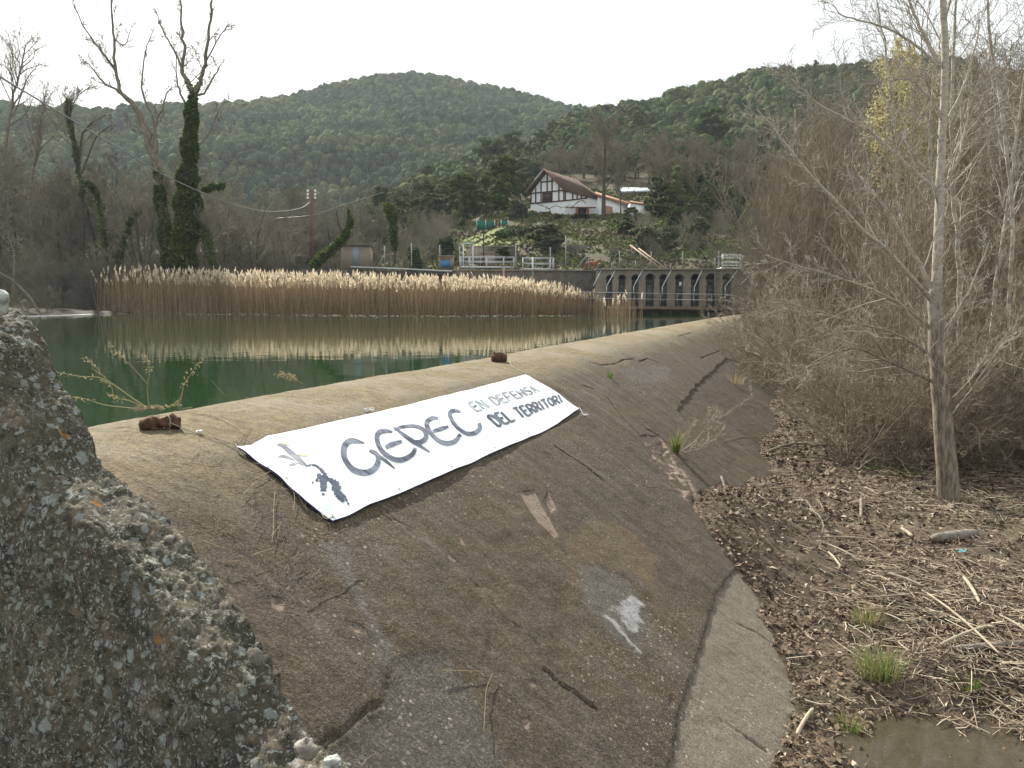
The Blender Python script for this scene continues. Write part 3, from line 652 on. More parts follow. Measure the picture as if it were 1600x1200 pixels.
n = N('hillside_earth'); co = n.co(); n1 = n.noise(co, .12, 5, .6); n2 = n.noise(co, 1.2, 6, .7)
c = n.mix(n.rng(n1, .42, .58), (.085, .068, .045), (.11, .09, .055)); c = n.mix(n.rng(n2, .45, .62, 0, .8), c, (.045, .04, .027)); c = n.mix(n.rng(n.noise(co, .25, 4), .54, .62, 0, .5), c, (.09, .105, .035))
n.bump(n2, .6, .3); hill_m = n.done(c, .95)
grid_obj('hillside', GX, GY, hill_z(GX, GY), hill_m, kind='structure')
# far mountain
def ridge_py(px): return np.interp(px, [-700, 0, 80, 200, 340, 400, 450, 520, 600, 650, 700, 760, 830, 900, 950, 1100, 1400, 2300], [165, 180, 184, 182, 178, 173, 163, 146, 130, 121, 130, 145, 161, 178, 186, 200, 240, 270])
def mount_z(x, y):
    px, D = pxD(x, y); Dr = 430+130*np.exp(-((px-650)/330)**2)+.02*px
    py = ridge_py(px); zr = CAMZ+Dr*np.tan(PITCH*0+np.arctan((600-py)/F)-PITCH)/1.0
    t = np.clip((D-250)/(Dr-250), 0, 1.35); up_ = np.where(t < 1, t**.9, 1-(t-1)*1.2)
    z = 5+(zr-5)*up_
    sp = fbm(x/75+2, y/75+7, 4)
    return z+sp*26*np.clip(t*2, 0, 1)*np.clip(1.02-t, 0.05, 1)*np.where(t < 1, 1, .2)
Dm = np.arange(250, 680, 5.); GX = np.zeros((len(pxs), len(Dm))); GY = GX.copy()
for i, p in enumerate(pxs):
    b = at(p, 468, 1.)-CAM; GX[i] = b[0]*Dm; GY[i] = b[1]*Dm
grid_obj('mountain', GX, GY, mount_z(GX, GY), simple('mountain_scrub', (.045, .055, .03), (.07, .07, .04), .05), kind='structure')

# riverbed on the right
pud = [(1345, 1260), (1352, 1190), (1372, 1140), (1400, 1100), (1440, 1092), (1500, 1096), (1560, 1086), (1640, 1092), (1760, 1100), (1900, 1300), (1800, 1500), (1400, 1500)]
PZ = -2.43; PUD = np.array([atz(x, y, PZ) for x, y in pud])
def bed_z(x, y):
    z = np.interp(y, [-40, 7, 8.5, 10, 18, 39, 60, 80], [-2.5, -2.40, -2.22, -2.07, -2.0, -1.65, -.8, .8])
    z = z+np.clip(x-9, 0, 60)*.05+.10*fbm(x/2.2, y/2.2, 4)+.05*fbm(x*1.3, y*1.3, 3)+.50*np.exp(-((x+1.15)/.75)**2)*np.exp(-((y-10.9)/1.5)**2)+.16*np.exp(-((x+.8)/.6)**2)*np.clip(vn(y*.6, y*0)+.35, 0, 1)
    d = pdist(x, y, PUD); return z-.10*np.clip(.35-d, 0, .55)/.55*1.0+.04*fbm(x*4, y*4, 2)
ax = np.concatenate([np.arange(-3.2, 6, .05), 6+np.cumsum(np.linspace(.05, 1.2, 100))]); ay = np.concatenate([np.arange(-30, 3, 1.5), np.arange(3, 14, .05), 14+np.cumsum(np.linspace(.06, .8, 130))])
ay = ay[ay < 66]
GX, GY = np.meshgrid(ax, ay, indexing='ij')
n = N('leaf_litter_earth'); co = n.co(); v = n.vor(co, 22, 'Color'); vd = n.vor(co, 22); n1 = n.noise(co, 1.1, 5, .6)
c = n.ramp(n.math('ADD', n.math('MULTIPLY', n.noise(v, 3, 1), .9), 0), [(.2, (.05, .038, .027)), (.45, (.12, .092, .064)), (.6, (.19, .15, .105)), (.8, (.28, .23, .165))])
c = n.mix(n.rng(n1, .42, .62, 0, .75), c, (.05, .037, .025)); c = n.mix(n.rng(n.noise(co, .5, 4), .55, .66, 0, .5), c, (.10, .10, .045)); n.bump(n.math('ADD', n1, n.noise(co, 30, 5, .7)), .7, .03)
grid_obj('riverbed', GX, GY, bed_z(GX+bend(GY), GY), n.done(c, .95), kind='structure')
n = N('puddle_water'); lw = n.t.nodes.new('ShaderNodeFresnel'); lw.inputs[0].default_value = 1.33; tb = n.t.nodes.new('ShaderNodeBsdfTransparent'); tb.inputs[0].default_value = (.95, .91, .80, 1)
gl = n.t.nodes.new('ShaderNodeBsdfGlossy'); gl.inputs['Roughness'].default_value = .04; ms = n.t.nodes.new('ShaderNodeMixShader'); bp = n.t.nodes.new('ShaderNodeBump'); bp.inputs[0].default_value = .08
n.put(bp.inputs['Height'], n.noise(n.co(), 12, 2)); n.t.links.new(bp.outputs[0], gl.inputs['Normal']); n.t.links.new(bp.outputs[0], lw.inputs['Normal'])
df = n.t.nodes.new('ShaderNodeBsdfDiffuse'); n.put(df.inputs[0], n.mix(n.noise(n.co(), 5, 5, .7), (.10, .085, .055), (.22, .185, .125))); m2 = n.t.nodes.new('ShaderNodeMixShader'); m2.inputs[0].default_value = .32; n.t.links.new(tb.outputs[0], m2.inputs[1]); n.t.links.new(df.outputs[0], m2.inputs[2])
for a, b in ((lw.outputs[0], ms.inputs[0]), (m2.outputs[0], ms.inputs[1]), (gl.outputs[0], ms.inputs[2]), (ms.outputs[0], n.o.inputs[0])): n.t.links.new(a, b)
mb = MB(); mb.add([(-.6, 2, PZ), (9, 2, PZ), (9, 9, PZ), (-.6, 9, PZ)], [(0, 1, 2, 3)]); mb.build('puddle_water', n.m, kind='structure')

# ================================================================== vegetation
def rot(v, ax, a):
    ax = ax/(np.linalg.norm(ax)+1e-9); c, s = math.cos(a), math.sin(a); return v*c+np.cross(ax, v)*s+ax*(ax@v)*(1-c)
def grow(out, p, d, L, r, lv, P, rg, rmin):
    n = P['seg'][lv]; pts = [p]; d = d/np.linalg.norm(d); dd = d.copy(); st = L/n; w = P['wob'][lv]; tr = P['trop'][lv]
    for i in range(n):
        dd = dd+rg.normal(size=3)*w; dd[2] += tr; dd /= np.linalg.norm(dd); pts.append(pts[-1]+dd*st)
    pts = np.array(pts); tt = np.linspace(0, 1, n+1); rad = np.maximum(r*(1-tt*P.get('taper', .8)), rmin*.7); out[lv].append((pts, rad))
    if lv+1 < len(P['n']): kids(out, pts, rad, L, lv, P, rg, rmin)
def kids(out, pts, rad, L, lv, P, rg, rmin, nk=None, s0=None):
    n = len(pts)-1; m = nk or P['n'][lv+1]; s0 = P['start'][lv] if s0 is None else s0; ph = rg.uniform(0, 6.28)
    for k in range(m):
        t = s0+(1-s0)*(k+rg.uniform(.1, .9))/m; f = t*n; i = min(int(f), n-1); q = pts[i]*(1-(f-i))+pts[i+1]*(f-i); tg = pts[i+1]-pts[i]; tg = tg/np.linalg.norm(tg)
        pr = np.cross(tg, rg.normal(size=3)); pr /= np.linalg.norm(pr)+1e-9; ph += 2.4
        a = P['ang'][lv+1]*rg.uniform(.7, 1.3); c = rot(tg, pr, a)
        Lk = L*P['len'][lv+1]*rg.uniform(.6, 1.25)*(1-P.get('apex', .55)*(t-s0)/(1-s0+1e-6)); rk = max(rmin, min(rad[i]*.75, r_at(Lk, P)))
        grow(out, q, c, Lk, rk, lv+1, P, rg, rmin)
def r_at(L, P): return L*P.get('rl', .012)
def bare(P, h, r, seed, rmin, stems=1, spread=.0):
    rg = np.random.default_rng(seed); out = [[] for _ in P['n']]
    for s in range(stems):
        d = np.array([rg.normal()*spread, rg.normal()*spread, 1.]); p0 = np.array([rg.normal()*.12*(stems > 1), rg.normal()*.12*(stems > 1), -.15])
        grow(out, p0, d, h*rg.uniform(.75, 1.1 if stems > 1 else 1.0)*(1 if stems == 1 else .95), r, 0, P, rg, rmin)
    return out
def add_lines(mb, L, k):
    for p, r in L: mb.line(p, r, k)
def bare_tree(name, P, h, r, seed, rmin, barkm, twigm, label, cat='tree', group=None, stems=1, spread=0., ivy=None, parts=('trunk', 'crown')):
    out = bare(P, h, r, seed, rmin, stems, spread); root = empty(name, (0, 0, 0), label, cat, group)
    mb = MB(); add_lines(mb, out[0], 7); mb.build(parts[0], barkm, root, True)
    mb = MB(); add_lines(mb, out[1], 4)
    for l in out[2:]: add_lines(mb, l, 3)
    mb.build(parts[1], twigm, root)
    if ivy: ivy_on(root, [out[0][0]], *ivy)
    root['_h'] = h; return root
M['ivy'] = foliage('ivy_leaves', (.025, .05, .012), (.12, .17, .035), None, .35)
def ivy_on(root, lines, t0, t1, R0, R1, n, size=.16, name='ivy', off=None, mat=None):
    C = []
    for pts, rad in lines:
        m = int(n/len(lines)); t = rng.uniform(t0, t1, m); f = t*(len(pts)-1); i = np.minimum(f.astype(int), len(pts)-2); q = pts[i]*(1-(f-i))[:, None]+pts[i+1]*(f-i)[:, None]
        u = (t-t0)/(t1-t0); Rr = (R0+(R1-R0)*u)*(1+.5*np.sin(t*37)*.4+.5*np.array(fbm(t*14, t*3, 3)))
        a = rng.uniform(0, 6.28, m); rr = Rr*np.sqrt(rng.uniform(.25, 1, m)); C.append(q+np.stack([rr*np.cos(a), rr*np.sin(a), rng.normal(size=m)*.15], -1))
    V, Q = quads(np.concatenate(C), size); return link(name, mesh_np(name, V, Q), mat or M['ivy'], root)
PB = dict(n=[1, 14, 8, 6, 5], seg=[9, 7, 5, 4, 3], wob=[.06, .13, .16, .2, .22], trop=[.03, .07, .04, .02, .0], start=[.25, .25, .2, .15], len=[1, .48, .5, .5, .55], ang=[0, .75, .75, .8, .8], rl=.014)
PS = dict(n=[1, 9, 7, 5], seg=[7, 5, 4, 3], wob=[.10, .15, .2, .22], trop=[.03, .05, .02, 0], start=[.12, .15, .1], len=[1, .5, .5, .5], ang=[0, .6, .7, .8], rl=.012)
M['bark_grey'] = bark('grey_brown_bark', (.115, .095, .075), (.07, .058, .045), 3, .5)
M['twig_grey'] = simple('grey_brown_twigs', (.27, .245, .19), (.19, .17, .13), 1.2, .9, 0, 0, .6)
M['twig_dark'] = simple('olive_grey_twigs', (.20, .19, .14), (.14, .135, .10), 1.2, .9, 0, 0, .6)
far_t = [bare_tree('bare_tree', PB, 12, .17, 11, .015, M['bark_grey'], M['twig_grey'], 'x'), bare_tree('bare_tree', PB, 13, .15, 12, .015, M['bark_grey'], M['twig_dark'], 'x'), bare_tree('bare_tree', PB, 10, .13, 13, .014, M['bark_grey'], M['twig_grey'], 'x')]
far_s = [bare_tree('bare_shrub', PS, 4.5, .035, 21, .007, M['twig_dark'], M['twig_dark'], 'x', 'shrub', None, 9, .35, parts=('stems', 'twigs')), bare_tree('bare_shrub', PS, 5.5, .04, 22, .008, M['twig_grey'], M['twig_grey'], 'x', 'shrub', None, 8, .3, parts=('stems', 'twigs'))]
first = {}
def zone(label, px, D):
    if px < 110: w = 'at the far left edge'
    elif px < 235: w = 'left of the forked pale tree'
    elif px < 330: w = 'around the ivy smothered trunk'
    elif px < 487: w = 'left of the utility pole'
    elif px < 600: w = 'by the concrete hut'
    elif px < 720: w = 'above the blue doored box'
    elif px < 830: w = 'left of the house'
    elif px < 1010: w = 'around the house'
    elif px < 1130: w = 'above the arches'
    elif px < 1300: w = 'beside the weir end'
    elif px < 1440: w = 'left of the large poplar'
    elif px < 1520: w = 'behind the large poplar'
    else: w = 'right of the large poplar'
    return label+', '+w
def put(proto, px, D, s, label, group=None, dz=-.1, rz=None, sz=None, xy_=None, z=None):
    x, y = xy_ if xy_ else xy(px, D)
    if group: label = zone(label, px, D)
    if z is None: z = float(hill_z(np.array(x), np.array(y))) if D > 57 else float(bed_z(np.array([x+bend(y)]), np.array([y]))[0])
    rz = random.uniform(0, 6.28) if rz is None else rz
    if proto.name not in first:
        first[proto.name] = 1; o = proto; o.location = (x, y, z+dz); o.rotation_euler = (0, 0, rz); o.scale = (s, s, sz or s)
        o['label'] = label
        if group: o['group'] = group
    else: o = dup(proto, (x, y, z+dz), rz, s, label, group, sz)
    if not group and 'group' in o: del o['group']
    return o
G1 = 'bare trees crowding the far left bank'; L1 = 'leafless grey brown tree in the dense bare wood'
rr2 = random.Random(5)
for i in range(104):
    px = rr2.uniform(-120, 480) if i < 80 else rr2.uniform(430, 660); D = rr2.uniform(70, 102) if i < 74 else rr2.uniform(84, 125)
    top = np.interp(px, [-100, 60, 100, 200, 330, 450, 640], [150, 190, 230, 225, 235, 275, 330])+rr2.uniform(-10, 50)
    z0 = float(hill_z(*map(np.array, xy(px, D)))); h = zof(top, D)-z0; k = i % 3
    put(far_t[k], px, D, max(.35, h/[12, 13, 10][k]/1.02), L1, G1)
G2 = 'bare shrubs along the far left bank'; L2 = 'tangled leafless shrub of the far bank'
for i in range(110):
    px = rr2.uniform(-100, 700); D = rr2.uniform(67, 84) if px < 420 else rr2.uniform(80, 105)
    put(far_s[i % 2], px, D, rr2.uniform(.6, 1.15)*(1 if px < 480 else .8), L2, G2)

# ---- hand-placed trees
def limb_tree(name, label, D, limbs, barkm, twigm, P, seed, rmin, scale_k=7, sub=None, ivy=None, group=None, cat='tree', ivymat=None):
    """limbs: list of (pixel polyline [(px,py[,dD])], r0, r1, nkids, kidlen). The first is the trunk."""
    rg = np.random.default_rng(seed); L = []
    for (pp, r0, r1, nk, kl) in limbs:
        P3 = np.array([at(q[0], q[1], D+(q[2] if len(q) > 2 else 0)) for q in pp]); L.append((P3, r0, r1, nk, kl))
    o0 = L[0][0][0].copy(); root = empty(name, o0, label, cat, group); tr = MB(); cr = MB(); lines = []
    for i, (P3, r0, r1, nk, kl) in enumerate(L):
        C = cat_pts(P3-o0, 4); C[1:-1] += rg.normal(size=C[1:-1].shape)*r0*(.25 if r0 < .08 or D > 40 else .03); rad = np.linspace(r0, r1, len(C)); lines.append((C, rad))
        tr.line(C, rad, 9 if i == 0 else 6)
        if nk:
            out = [[] for _ in P['n']]; PP = dict(P); kids(out, C, rad, kl/P['len'][1], 0, PP, rg, rmin, nk, .15 if i else .45)
            for lv, l in enumerate(out): add_lines(cr, l, 4 if lv == 1 else 3)
    tr.build('trunk', barkm, root, True)
    if cr.lines: cr.build('crown', twigm, root)
    if ivy:
        for (idx, t0, t1, R0, R1, n, size) in ivy: ivy_on(root, [lines[j] for j in idx], t0, t1, R0, R1, n, size, mat=ivymat)
    return root
PF = dict(n=[1, 5, 9, 6], seg=[6, 7, 4, 3], wob=[.05, .13, .18, .2], trop=[0, .06, .03, .02], start=[.3, .2, .2], len=[1, .4, .42, .45], ang=[0, .6, .7, .8], rl=.016)
M['pale_limb'] = bark('pale_grey_bark', (.24, .20, .16), (.13, .11, .085), 2, 0)
limb_tree('ivy_clad_tree', 'tall ivy smothered tree with a bare forked top, thickest trunk behind the reeds', 66,
 [([(285, 424), (292, 330), (297, 240), (302, 150)], .55, .24, 0, 0), ([(302, 150), (295, 130), (285, 112), (287, 80), (284, 40), (282, 0)], .2, .06, 7, 2.4), ([(302, 150), (312, 128), (320, 100), (326, 60), (330, 20), (331, -20)], .19, .06, 7, 2.2),
  ([(303, 148), (318, 145), (335, 118), (346, 100)], .12, .04, 4, 1.8), ([(287, 112), (270, 75), (255, 50), (243, 15)], .09, .03, 5, 1.6), ([(290, 165), (280, 140), (275, 118), (276, 80)], .10, .03, 4, 1.5), ([(320, 100), (338, 66), (352, 45), (362, 36)], .07, .02, 4, 1.2), ([(312, 225), (325, 210), (350, 160), (380, 170)], .07, .02, 6, 1.6), ([(318, 298), (335, 292), (352, 290)], .10, .05, 0, 0)],
 M['pale_limb'], M['pale_limb'], PF, 31, .018, ivy=[((0,), 0, .45, 1.15, .9, 9500, .2), ((0,), .4, 1, .85, .42, 6000, .18), ((8,), 0, 1, .3, .15, 500, .16), ((1, 2), 0, .25, .25, .1, 500, .14)])
limb_tree('forked_bare_tree', 'tall bare tree with several pale forking limbs beside the ivy smothered trunk', 68,
 [([(262, 420), (258, 370), (250, 300), (238, 240), (218, 180), (200, 155)], .42, .2, 0, 0), ([(200, 155), (188, 140), (180, 100), (178, 60), (175, 20), (172, -20)], .17, .05, 8, 2.2), ([(200, 158), (180, 140), (160, 128), (142, 105), (128, 92)], .12, .03, 8, 1.8), ([(182, 112), (165, 90), (150, 68), (130, 40), (115, 5)], .11, .03, 8, 1.8),
  ([(238, 240), (240, 190), (224, 150), (222, 120), (228, 80), (238, 50)], .12, .03, 7, 1.5), ([(245, 240), (243, 195), (255, 165), (262, 145), (270, 140)], .12, .03, 6, 1.4), ([(178, 60), (195, 70), (206, 40)], .07, .02, 5, 1.2), ([(240, 270), (230, 220), (215, 200), (195, 185)], .1, .03, 6, 1.8)],
 M['pale_limb'], M['pale_limb'], PF, 32, .018, ivy=[((0,), 0, .5, .6, .35, 3800, .18)])
limb_tree('leaning_ivy_tree', 'leaning tree wrapped in dark ivy beside the concrete hut', 63,
 [([(488, 418), (510, 398), (530, 378), (541, 362)], .26, .16, 0, 0), ([(541, 362), (545, 340), (543, 325)], .14, .05, 3, .6), ([(534, 362), (528, 345), (527, 325)], .08, .03, 2, .5), ([(541, 362), (550, 350), (548, 330)], .06, .02, 2, .5)],
 M['bark_grey'], M['twig_dark'], PF, 33, .012, ivy=[((0,), 0, 1, .42, .3, 2600, .13), ((1, 3), 0, .8, .2, .1, 400, .12)])
limb_tree('ivy_clad_tree', 'slim tree with green ivy around its middle between the hut and the blue door', 72, [([(617, 412), (616, 380), (613, 345), (606, 320)], .13, .07, 10, 1.8)], M['bark_grey'], M['twig_dark'], PF, 34, .012, ivy=[((0,), .25, 1, .25, .55, 1500, .16)])
for i, (a, seed, lab) in enumerate((((128, 425, 130, 330, 120, 250, 108, 190, 106, 155), 41, 'bare tree with mossy upswept limbs left of the forked pale tree'), ((165, 425, 160, 360, 150, 300, 130, 285), 42, 'dark leaning ivy trunk in the bare wood below the overhead cable'),
        ((185, 425, 190, 390, 205, 345, 218, 330), 43, 'short ivy wrapped trunk bending right in the bare wood'), ((220, 425, 216, 380, 212, 340, 205, 320), 44, 'thin dark trunk just left of the forked pale tree'), ((20, 470, 22, 400, 12, 360, 14, 310), 45, 'small whitish bare tree at the edge of the far left shore'),
        ((335, 425, 325, 380, 315, 350), 46, 'mossy low tree just right of the ivy smothered trunk'), ((-5, 430, 0, 300, 15, 180, 30, 120, 40, 70), 47, 'tall slender bare tree at the far left edge'), ((50, 430, 48, 300, 60, 220, 70, 150), 48, 'bare tree with raised crown near the left edge'))):
    pp = [(a[k], a[k+1]) for k in range(0, len(a), 2)]; Dd = [74, 70, 69, 67, 62, 66, 80, 82][i]
    bm = M['pale_limb'] if i in (4, 6, 7) else M['bark_grey']
    iv = {0: [((0,), .3, 1, .25, .25, 1500, .14)], 1: [((0,), .2, 1, .35, .25, 1100, .14)], 2: [((0,), 0, 1, .35, .22, 1100, .14)], 5: [((0,), 0, 1, .4, .4, 700, .14)]}.get(i)
    lim = [(pp, [.22, .2, .18, .14, .07, .2, .2, .18][i], .05, [16, 7, 8, 8, 14, 12, 20, 20][i], [4.2, 2.5, 2.5, 3, 1.8, 3, 5.5, 5][i])]
    if i == 0: lim += [([(122, 260), (128, 215), (140, 195), (165, 180)], .12, .04, 8, 2), ([(128, 270), (150, 215), (175, 195)], .1, .03, 8, 2), ([(108, 190), (118, 155), (145, 132)], .07, .03, 7, 1.5)]
    limb_tree('bare_tree', lab, Dd, lim, bm, bm if i in (4, 6, 7) else M['twig_grey'], PF, seed, .016 if i != 4 else .01, ivy=iv)
# ---- evergreen crowns
def crown_pts(rg, n, h0, h1, rad, lobes, prof_, rag=.35):
    """leaf positions gathered into uneven clumps on branches"""
    C = []; per = n//lobes
    for k in range(lobes):
        t = rg.random(); z = h0+(h1-h0)*t; R0 = rad*prof_(t); a = rg.uniform(0, 6.28); q = R0*math.sqrt(rg.uniform(.15, 1)); cr = rad*rag*rg.uniform(.5, 1.15)
        c = np.array([q*math.cos(a), q*math.sin(a), z]); v = rg.normal(size=(per, 3)); v /= np.linalg.norm(v, axis=1, keepdims=True); v *= (rg.uniform(.45, 1, (per, 1)))*cr; v[:, 2] *= .7
        C.append(c+v)
    return np.concatenate(C)
def evergreen(name, label, h, rad, kind, mat, seed, n=5200, size=.34, cat='tree', group=None):
    global rng
    sv = rng; rng = np.random.default_rng(seed)
    pf = {'round': lambda t: math.sqrt(max(.05, 1-(1.7*t-.75)**2)), 'umbrella': lambda t: (1-.55*t) if t > .15 else .6, 'cone': lambda t: 1.05-t*.9, 'bush': lambda t: math.sqrt(max(.05, 1-t*t*.9))}[kind]
    h0 = {'round': .22, 'umbrella': .5, 'cone': .12, 'bush': .05}[kind]*h
    C = crown_pts(rng, n, h0, h*.93, rad*.8, 34 if kind != 'umbrella' else 40, pf, .34 if kind != 'umbrella' else .26)
    root = empty(name, (0, 0, 0), label, cat, group); tr = MB(); rg = rng
    p = np.array([[0, 0, -.3], [.1*rg.normal(), .1*rg.normal(), h*.3], [.25*rg.normal(), .25*rg.normal(), h*.6], [0, 0, h*.85]]); tr.line(cat_pts(p, 3), np.linspace(h*.022, h*.006, 10), 7)
    for i in range(16):
        q = C[rg.integers(len(C))]; b = np.array([0, 0, max(h0*.6, q[2]-rad*.5)]); tr.line([b, (b+q)/2+[0, 0, .1], q], [h*.008, h*.005, .01], 4)
    tr.build('trunk', M['bark_grey'], root, True); V, Q = quads(C, size, 0, 1.5); link('crown', mesh_np('crown', V, Q), mat, root); root['_h'] = h; rng = sv
    return root
M['oak'] = foliage('holm_oak_leaves', (.045, .06, .027), (.125, .15, .062), (.14, .14, .08))
M['pine'] = foliage('pine_needles', (.035, .062, .018), (.105, .15, .042), (.09, .13, .05))
M['pale'] = foliage('pale_pine_needles', (.10, .135, .055), (.21, .26, .12), (.13, .14, .08))
M['darkg'] = foliage('dark_glossy_leaves', (.02, .036, .012), (.065, .10, .03))
M['olive'] = foliage('olive_leaves', (.065, .075, .042), (.17, .185, .115))
EV = {'oak': evergreen('holm_oak', 'x', 8, 3.6, 'round', M['oak'], 51), 'oak2': evergreen('holm_oak', 'x', 7, 3.2, 'round', M['oak'], 52), 'umb': evergreen('umbrella_pine', 'x', 11, 4.8, 'umbrella', M['pine'], 53), 'pal': evergreen('pine_tree', 'x', 9, 2.8, 'cone', M['pale'], 54),
      'pin': evergreen('pine_tree', 'x', 10, 3.4, 'round', M['pine'], 55), 'bush': evergreen('evergreen_shrub', 'x', 3.2, 1.9, 'bush', M['olive'], 56, 4200, .17, 'shrub'), 'dark': evergreen('evergreen_shrub', 'x', 3, 1.4, 'bush', M['darkg'], 57, 3000, .15, 'shrub')}
EV['pin'].name = 'stone_pine'; EV['dark'].name = 'dark_shrub'
def ev(k, px, ptop, D, label, group=None, wid=None, zb=None):
    o = EV[k]; x, y = xy(px, D); z0 = float(hill_z(np.array(x), np.array(y))); H = zof(ptop, D)-z0; s = H/o['_h']*1.02; h0 = o['_h']
    if wid:
        sw = wid/F*D/2/{'oak': 3.6, 'oak2': 3.2, 'umb': 4.8, 'pal': 2.8, 'pin': 3.4, 'bush': 1.9, 'dark': 1.4}[k]
    else: sw = s
    q = put(o, px, D, sw, label, group, sz=max(.2, s)); return q
ev('umb', 768, 214, 185, 'broad rounded umbrella pine on the spur, largest dark green crown left of the house', None, 75)
ev('umb', 800, 205, 215, 'umbrella pine on the skyline of the spur behind the largest pine', None, 60)
ev('umb', 1105, 170, 165, 'bright green umbrella pine on the slope above the long tin roof', None, 85)
ev('pal', 700, 268, 140, 'pale green conical pine below the umbrella pine', None, 34); ev('pal', 728, 258, 150, 'taller pale green pine behind the green net fence', None, 36); ev('pal', 755, 262, 128, 'slender pale green pine nearest the house gable', None, 32)
ev('pin', 665, 280, 140, 'rounded green pine at the left end of the spur', None, 45); ev('pin', 625, 300, 150, 'green pine low on the left foot of the spur', None, 40); ev('pin', 465, 292, 160, 'lone bright green pine behind the utility pole', None, 34)
ev('oak', 775, 300, 112, 'dark round evergreen just left of the house', None, 34); ev('dark', 780, 307, 104, 'dark leafy bush beside the left house wall', None, 30)
ev('bush', 846, 346, 74, 'large round grey green olive tree in front of the house gable', None, 100)
ev('bush', 1045, 352, 76, 'grey green evergreen shrub under the slope right of the handrails', None, 46); ev('bush', 1088, 338, 80, 'tall olive shrub left of the steel gantry', None, 50); ev('bush', 1005, 350, 84, 'olive shrub above the wooden handrails', None, 44); ev('dark', 978, 345, 86, 'dark shrub beneath the annex wall', None, 36)
ev('dark', 905, 340, 97, 'dark low hedge bush under the pergola', None, 42); ev('dark', 872, 338, 97, 'dark bush between the gable and the pergola', None, 20); ev('dark', 700, 366, 84, 'dark green bush at the left end of the lawn', None, 26); ev('oak2', 985, 322, 92, 'dark evergreen screening the low white shed', None, 34)
ev('dark', 1128, 318, 96, 'dark ivy covered stump tree above the gantry', None, 26); ev('oak', 1190, 185, 120, 'dark ivy laden tree at the edge of the riverside thicket', None, 34); ev('dark', 648, 385, 72, 'dark bush on the bank between the fence posts', None, 30); ev('dark', 785, 383, 71, 'dark ivy clump on the terrace wall behind the platform', None, 34)
# mixed wood on the spur: individuals
G3 = 'evergreen trees covering the near hillside'; G4 = 'bare trees on the near hillside'; n3 = 0
sil = lambda px: np.interp(px, [400, 500, 600, 680, 770, 850, 920, 1000, 1100, 1190, 1400, 1700], [372, 345, 310, 275, 232, 205, 185, 165, 142, 112, 106, 90])
LB = {'oak': 'dark rounded holm oak on the near hillside', 'oak2': 'dark rounded holm oak on the near hillside', 'pin': 'green pine on the near hillside', 'pal': 'pale green pine on the near hillside'}
for i in range(250):
    px = rr2.uniform(430, 1330); D = rr2.uniform(110, 255)
    if D < 135 and 820 < px < 1000: continue
    x, y = xy(px, D); z0 = float(hill_z(np.array(x), np.array(y)))
    k = rr2.choice(['oak', 'oak2', 'oak', 'oak2', 'pin', 'pal']); h = rr2.uniform(3.4, 5.6)*(.75+.25*D/200)
    put(EV[k], px, D, h/8, LB[k], G3)
LB4 = 'leafless brownish tree on the slope'
def put_bare(k, px, ptop, D, label, group=None, s=None):
    x, y = xy(px, D); z0 = float(hill_z(np.array(x), np.array(y))); h = zof(ptop, D)-z0; return put(far_t[k], px, D, s or h/[12, 13, 10][k]/1.02, label, group, sz=h/[12, 13, 10][k]/1.02)
M['twig_tan'] = simple('tan_twigs', (.235, .205, .15), (.17, .15, .11), 1.2, .9, 0, 0, .4)
PC = dict(PB); PC['n'] = [1, 17, 9, 7, 6]; PC['start'] = [.3, .2, .15, .1]; PC['ang'] = [0, .55, .7, .8, .8]; PC['len'] = [1, .55, .5, .5, .5]
tan_t = bare_tree('bare_tree', PC, 12, .22, 71, .017, M['bark_grey'], M['twig_tan'], 'x')
def pb2(px, pbase, ptop, D, label, wid, group=None):
    x, y = xy(px, D); z0 = float(hill_z(np.array(x), np.array(y))); h = zof(ptop, D)-z0; return put(tan_t, px, D, wid/F*D/9.5, label, group, sz=h/12)
pb2(942, 350, 160, 96, 'big tan bare tree with a fan shaped crown in front of the house', 165)
pb2(968, 335, 235, 94, 'smaller dark bare tree in front of the annex', 60); pb2(1085, 345, 205, 98, 'spreading bare tree right of the tin roofed building', 110); pb2(1030, 330, 225, 104, 'bare brown tree between the annex and the slope', 90)
pb2(1150, 345, 215, 100, 'bare brown tree left of the riverside thicket', 95)
G5 = 'brown bare trees right of the house'
for i in range(52): pb2(rr2.uniform(975, 1300) if i < 40 else rr2.uniform(860, 990), 0, rr2.uniform(190, 270), rr2.uniform(106, 142) if i < 40 else rr2.uniform(122, 150), 'brown leafless tree in the belt of bare trees', rr2.uniform(60, 110), G5)
for i in range(40):
    px = rr2.uniform(440, 800); D = rr2.uniform(92, 130); put_bare(rr2.randrange(3), px, np.interp(px, [440, 560, 650, 830], [265, 270, 320, 330])+rr2.uniform(0, 45), D, LB4, G4)
G6 = 'low bare shrubs on the bank behind the walls'
for i in range(90):
    px = rr2.uniform(560, 1240); D = rr2.uniform(70, 100)
    if 715 < px < 880 and D < 92: continue
    if 815 < px < 985 and D > 84: continue
    put(far_s[i % 2], px, D, rr2.uniform(.25, .55), 'low leafless shrub on the bank', G6)
G7 = 'small evergreen shrubs on the bank behind the walls'
for i in range(34):
    px = rr2.uniform(600, 1230); D = rr2.uniform(72, 108)
    if 715 < px < 820 and D < 95: continue
    if 815 < px < 1000 and D > 78: continue
    put(EV[rr2.choice(['bush', 'dark'])], px, D, rr2.uniform(.4, .9), 'small evergreen shrub on the bank', G7)
lx, ld = np.meshgrid(np.linspace(718, 812, 50), np.linspace(75, 91, 40), indexing='ij'); lat_ = (lx-800)/F*ld/1.0053; gx = ld*HD[0]+lat_*RT[0]; gy = ld*HD[1]+lat_*RT[1]
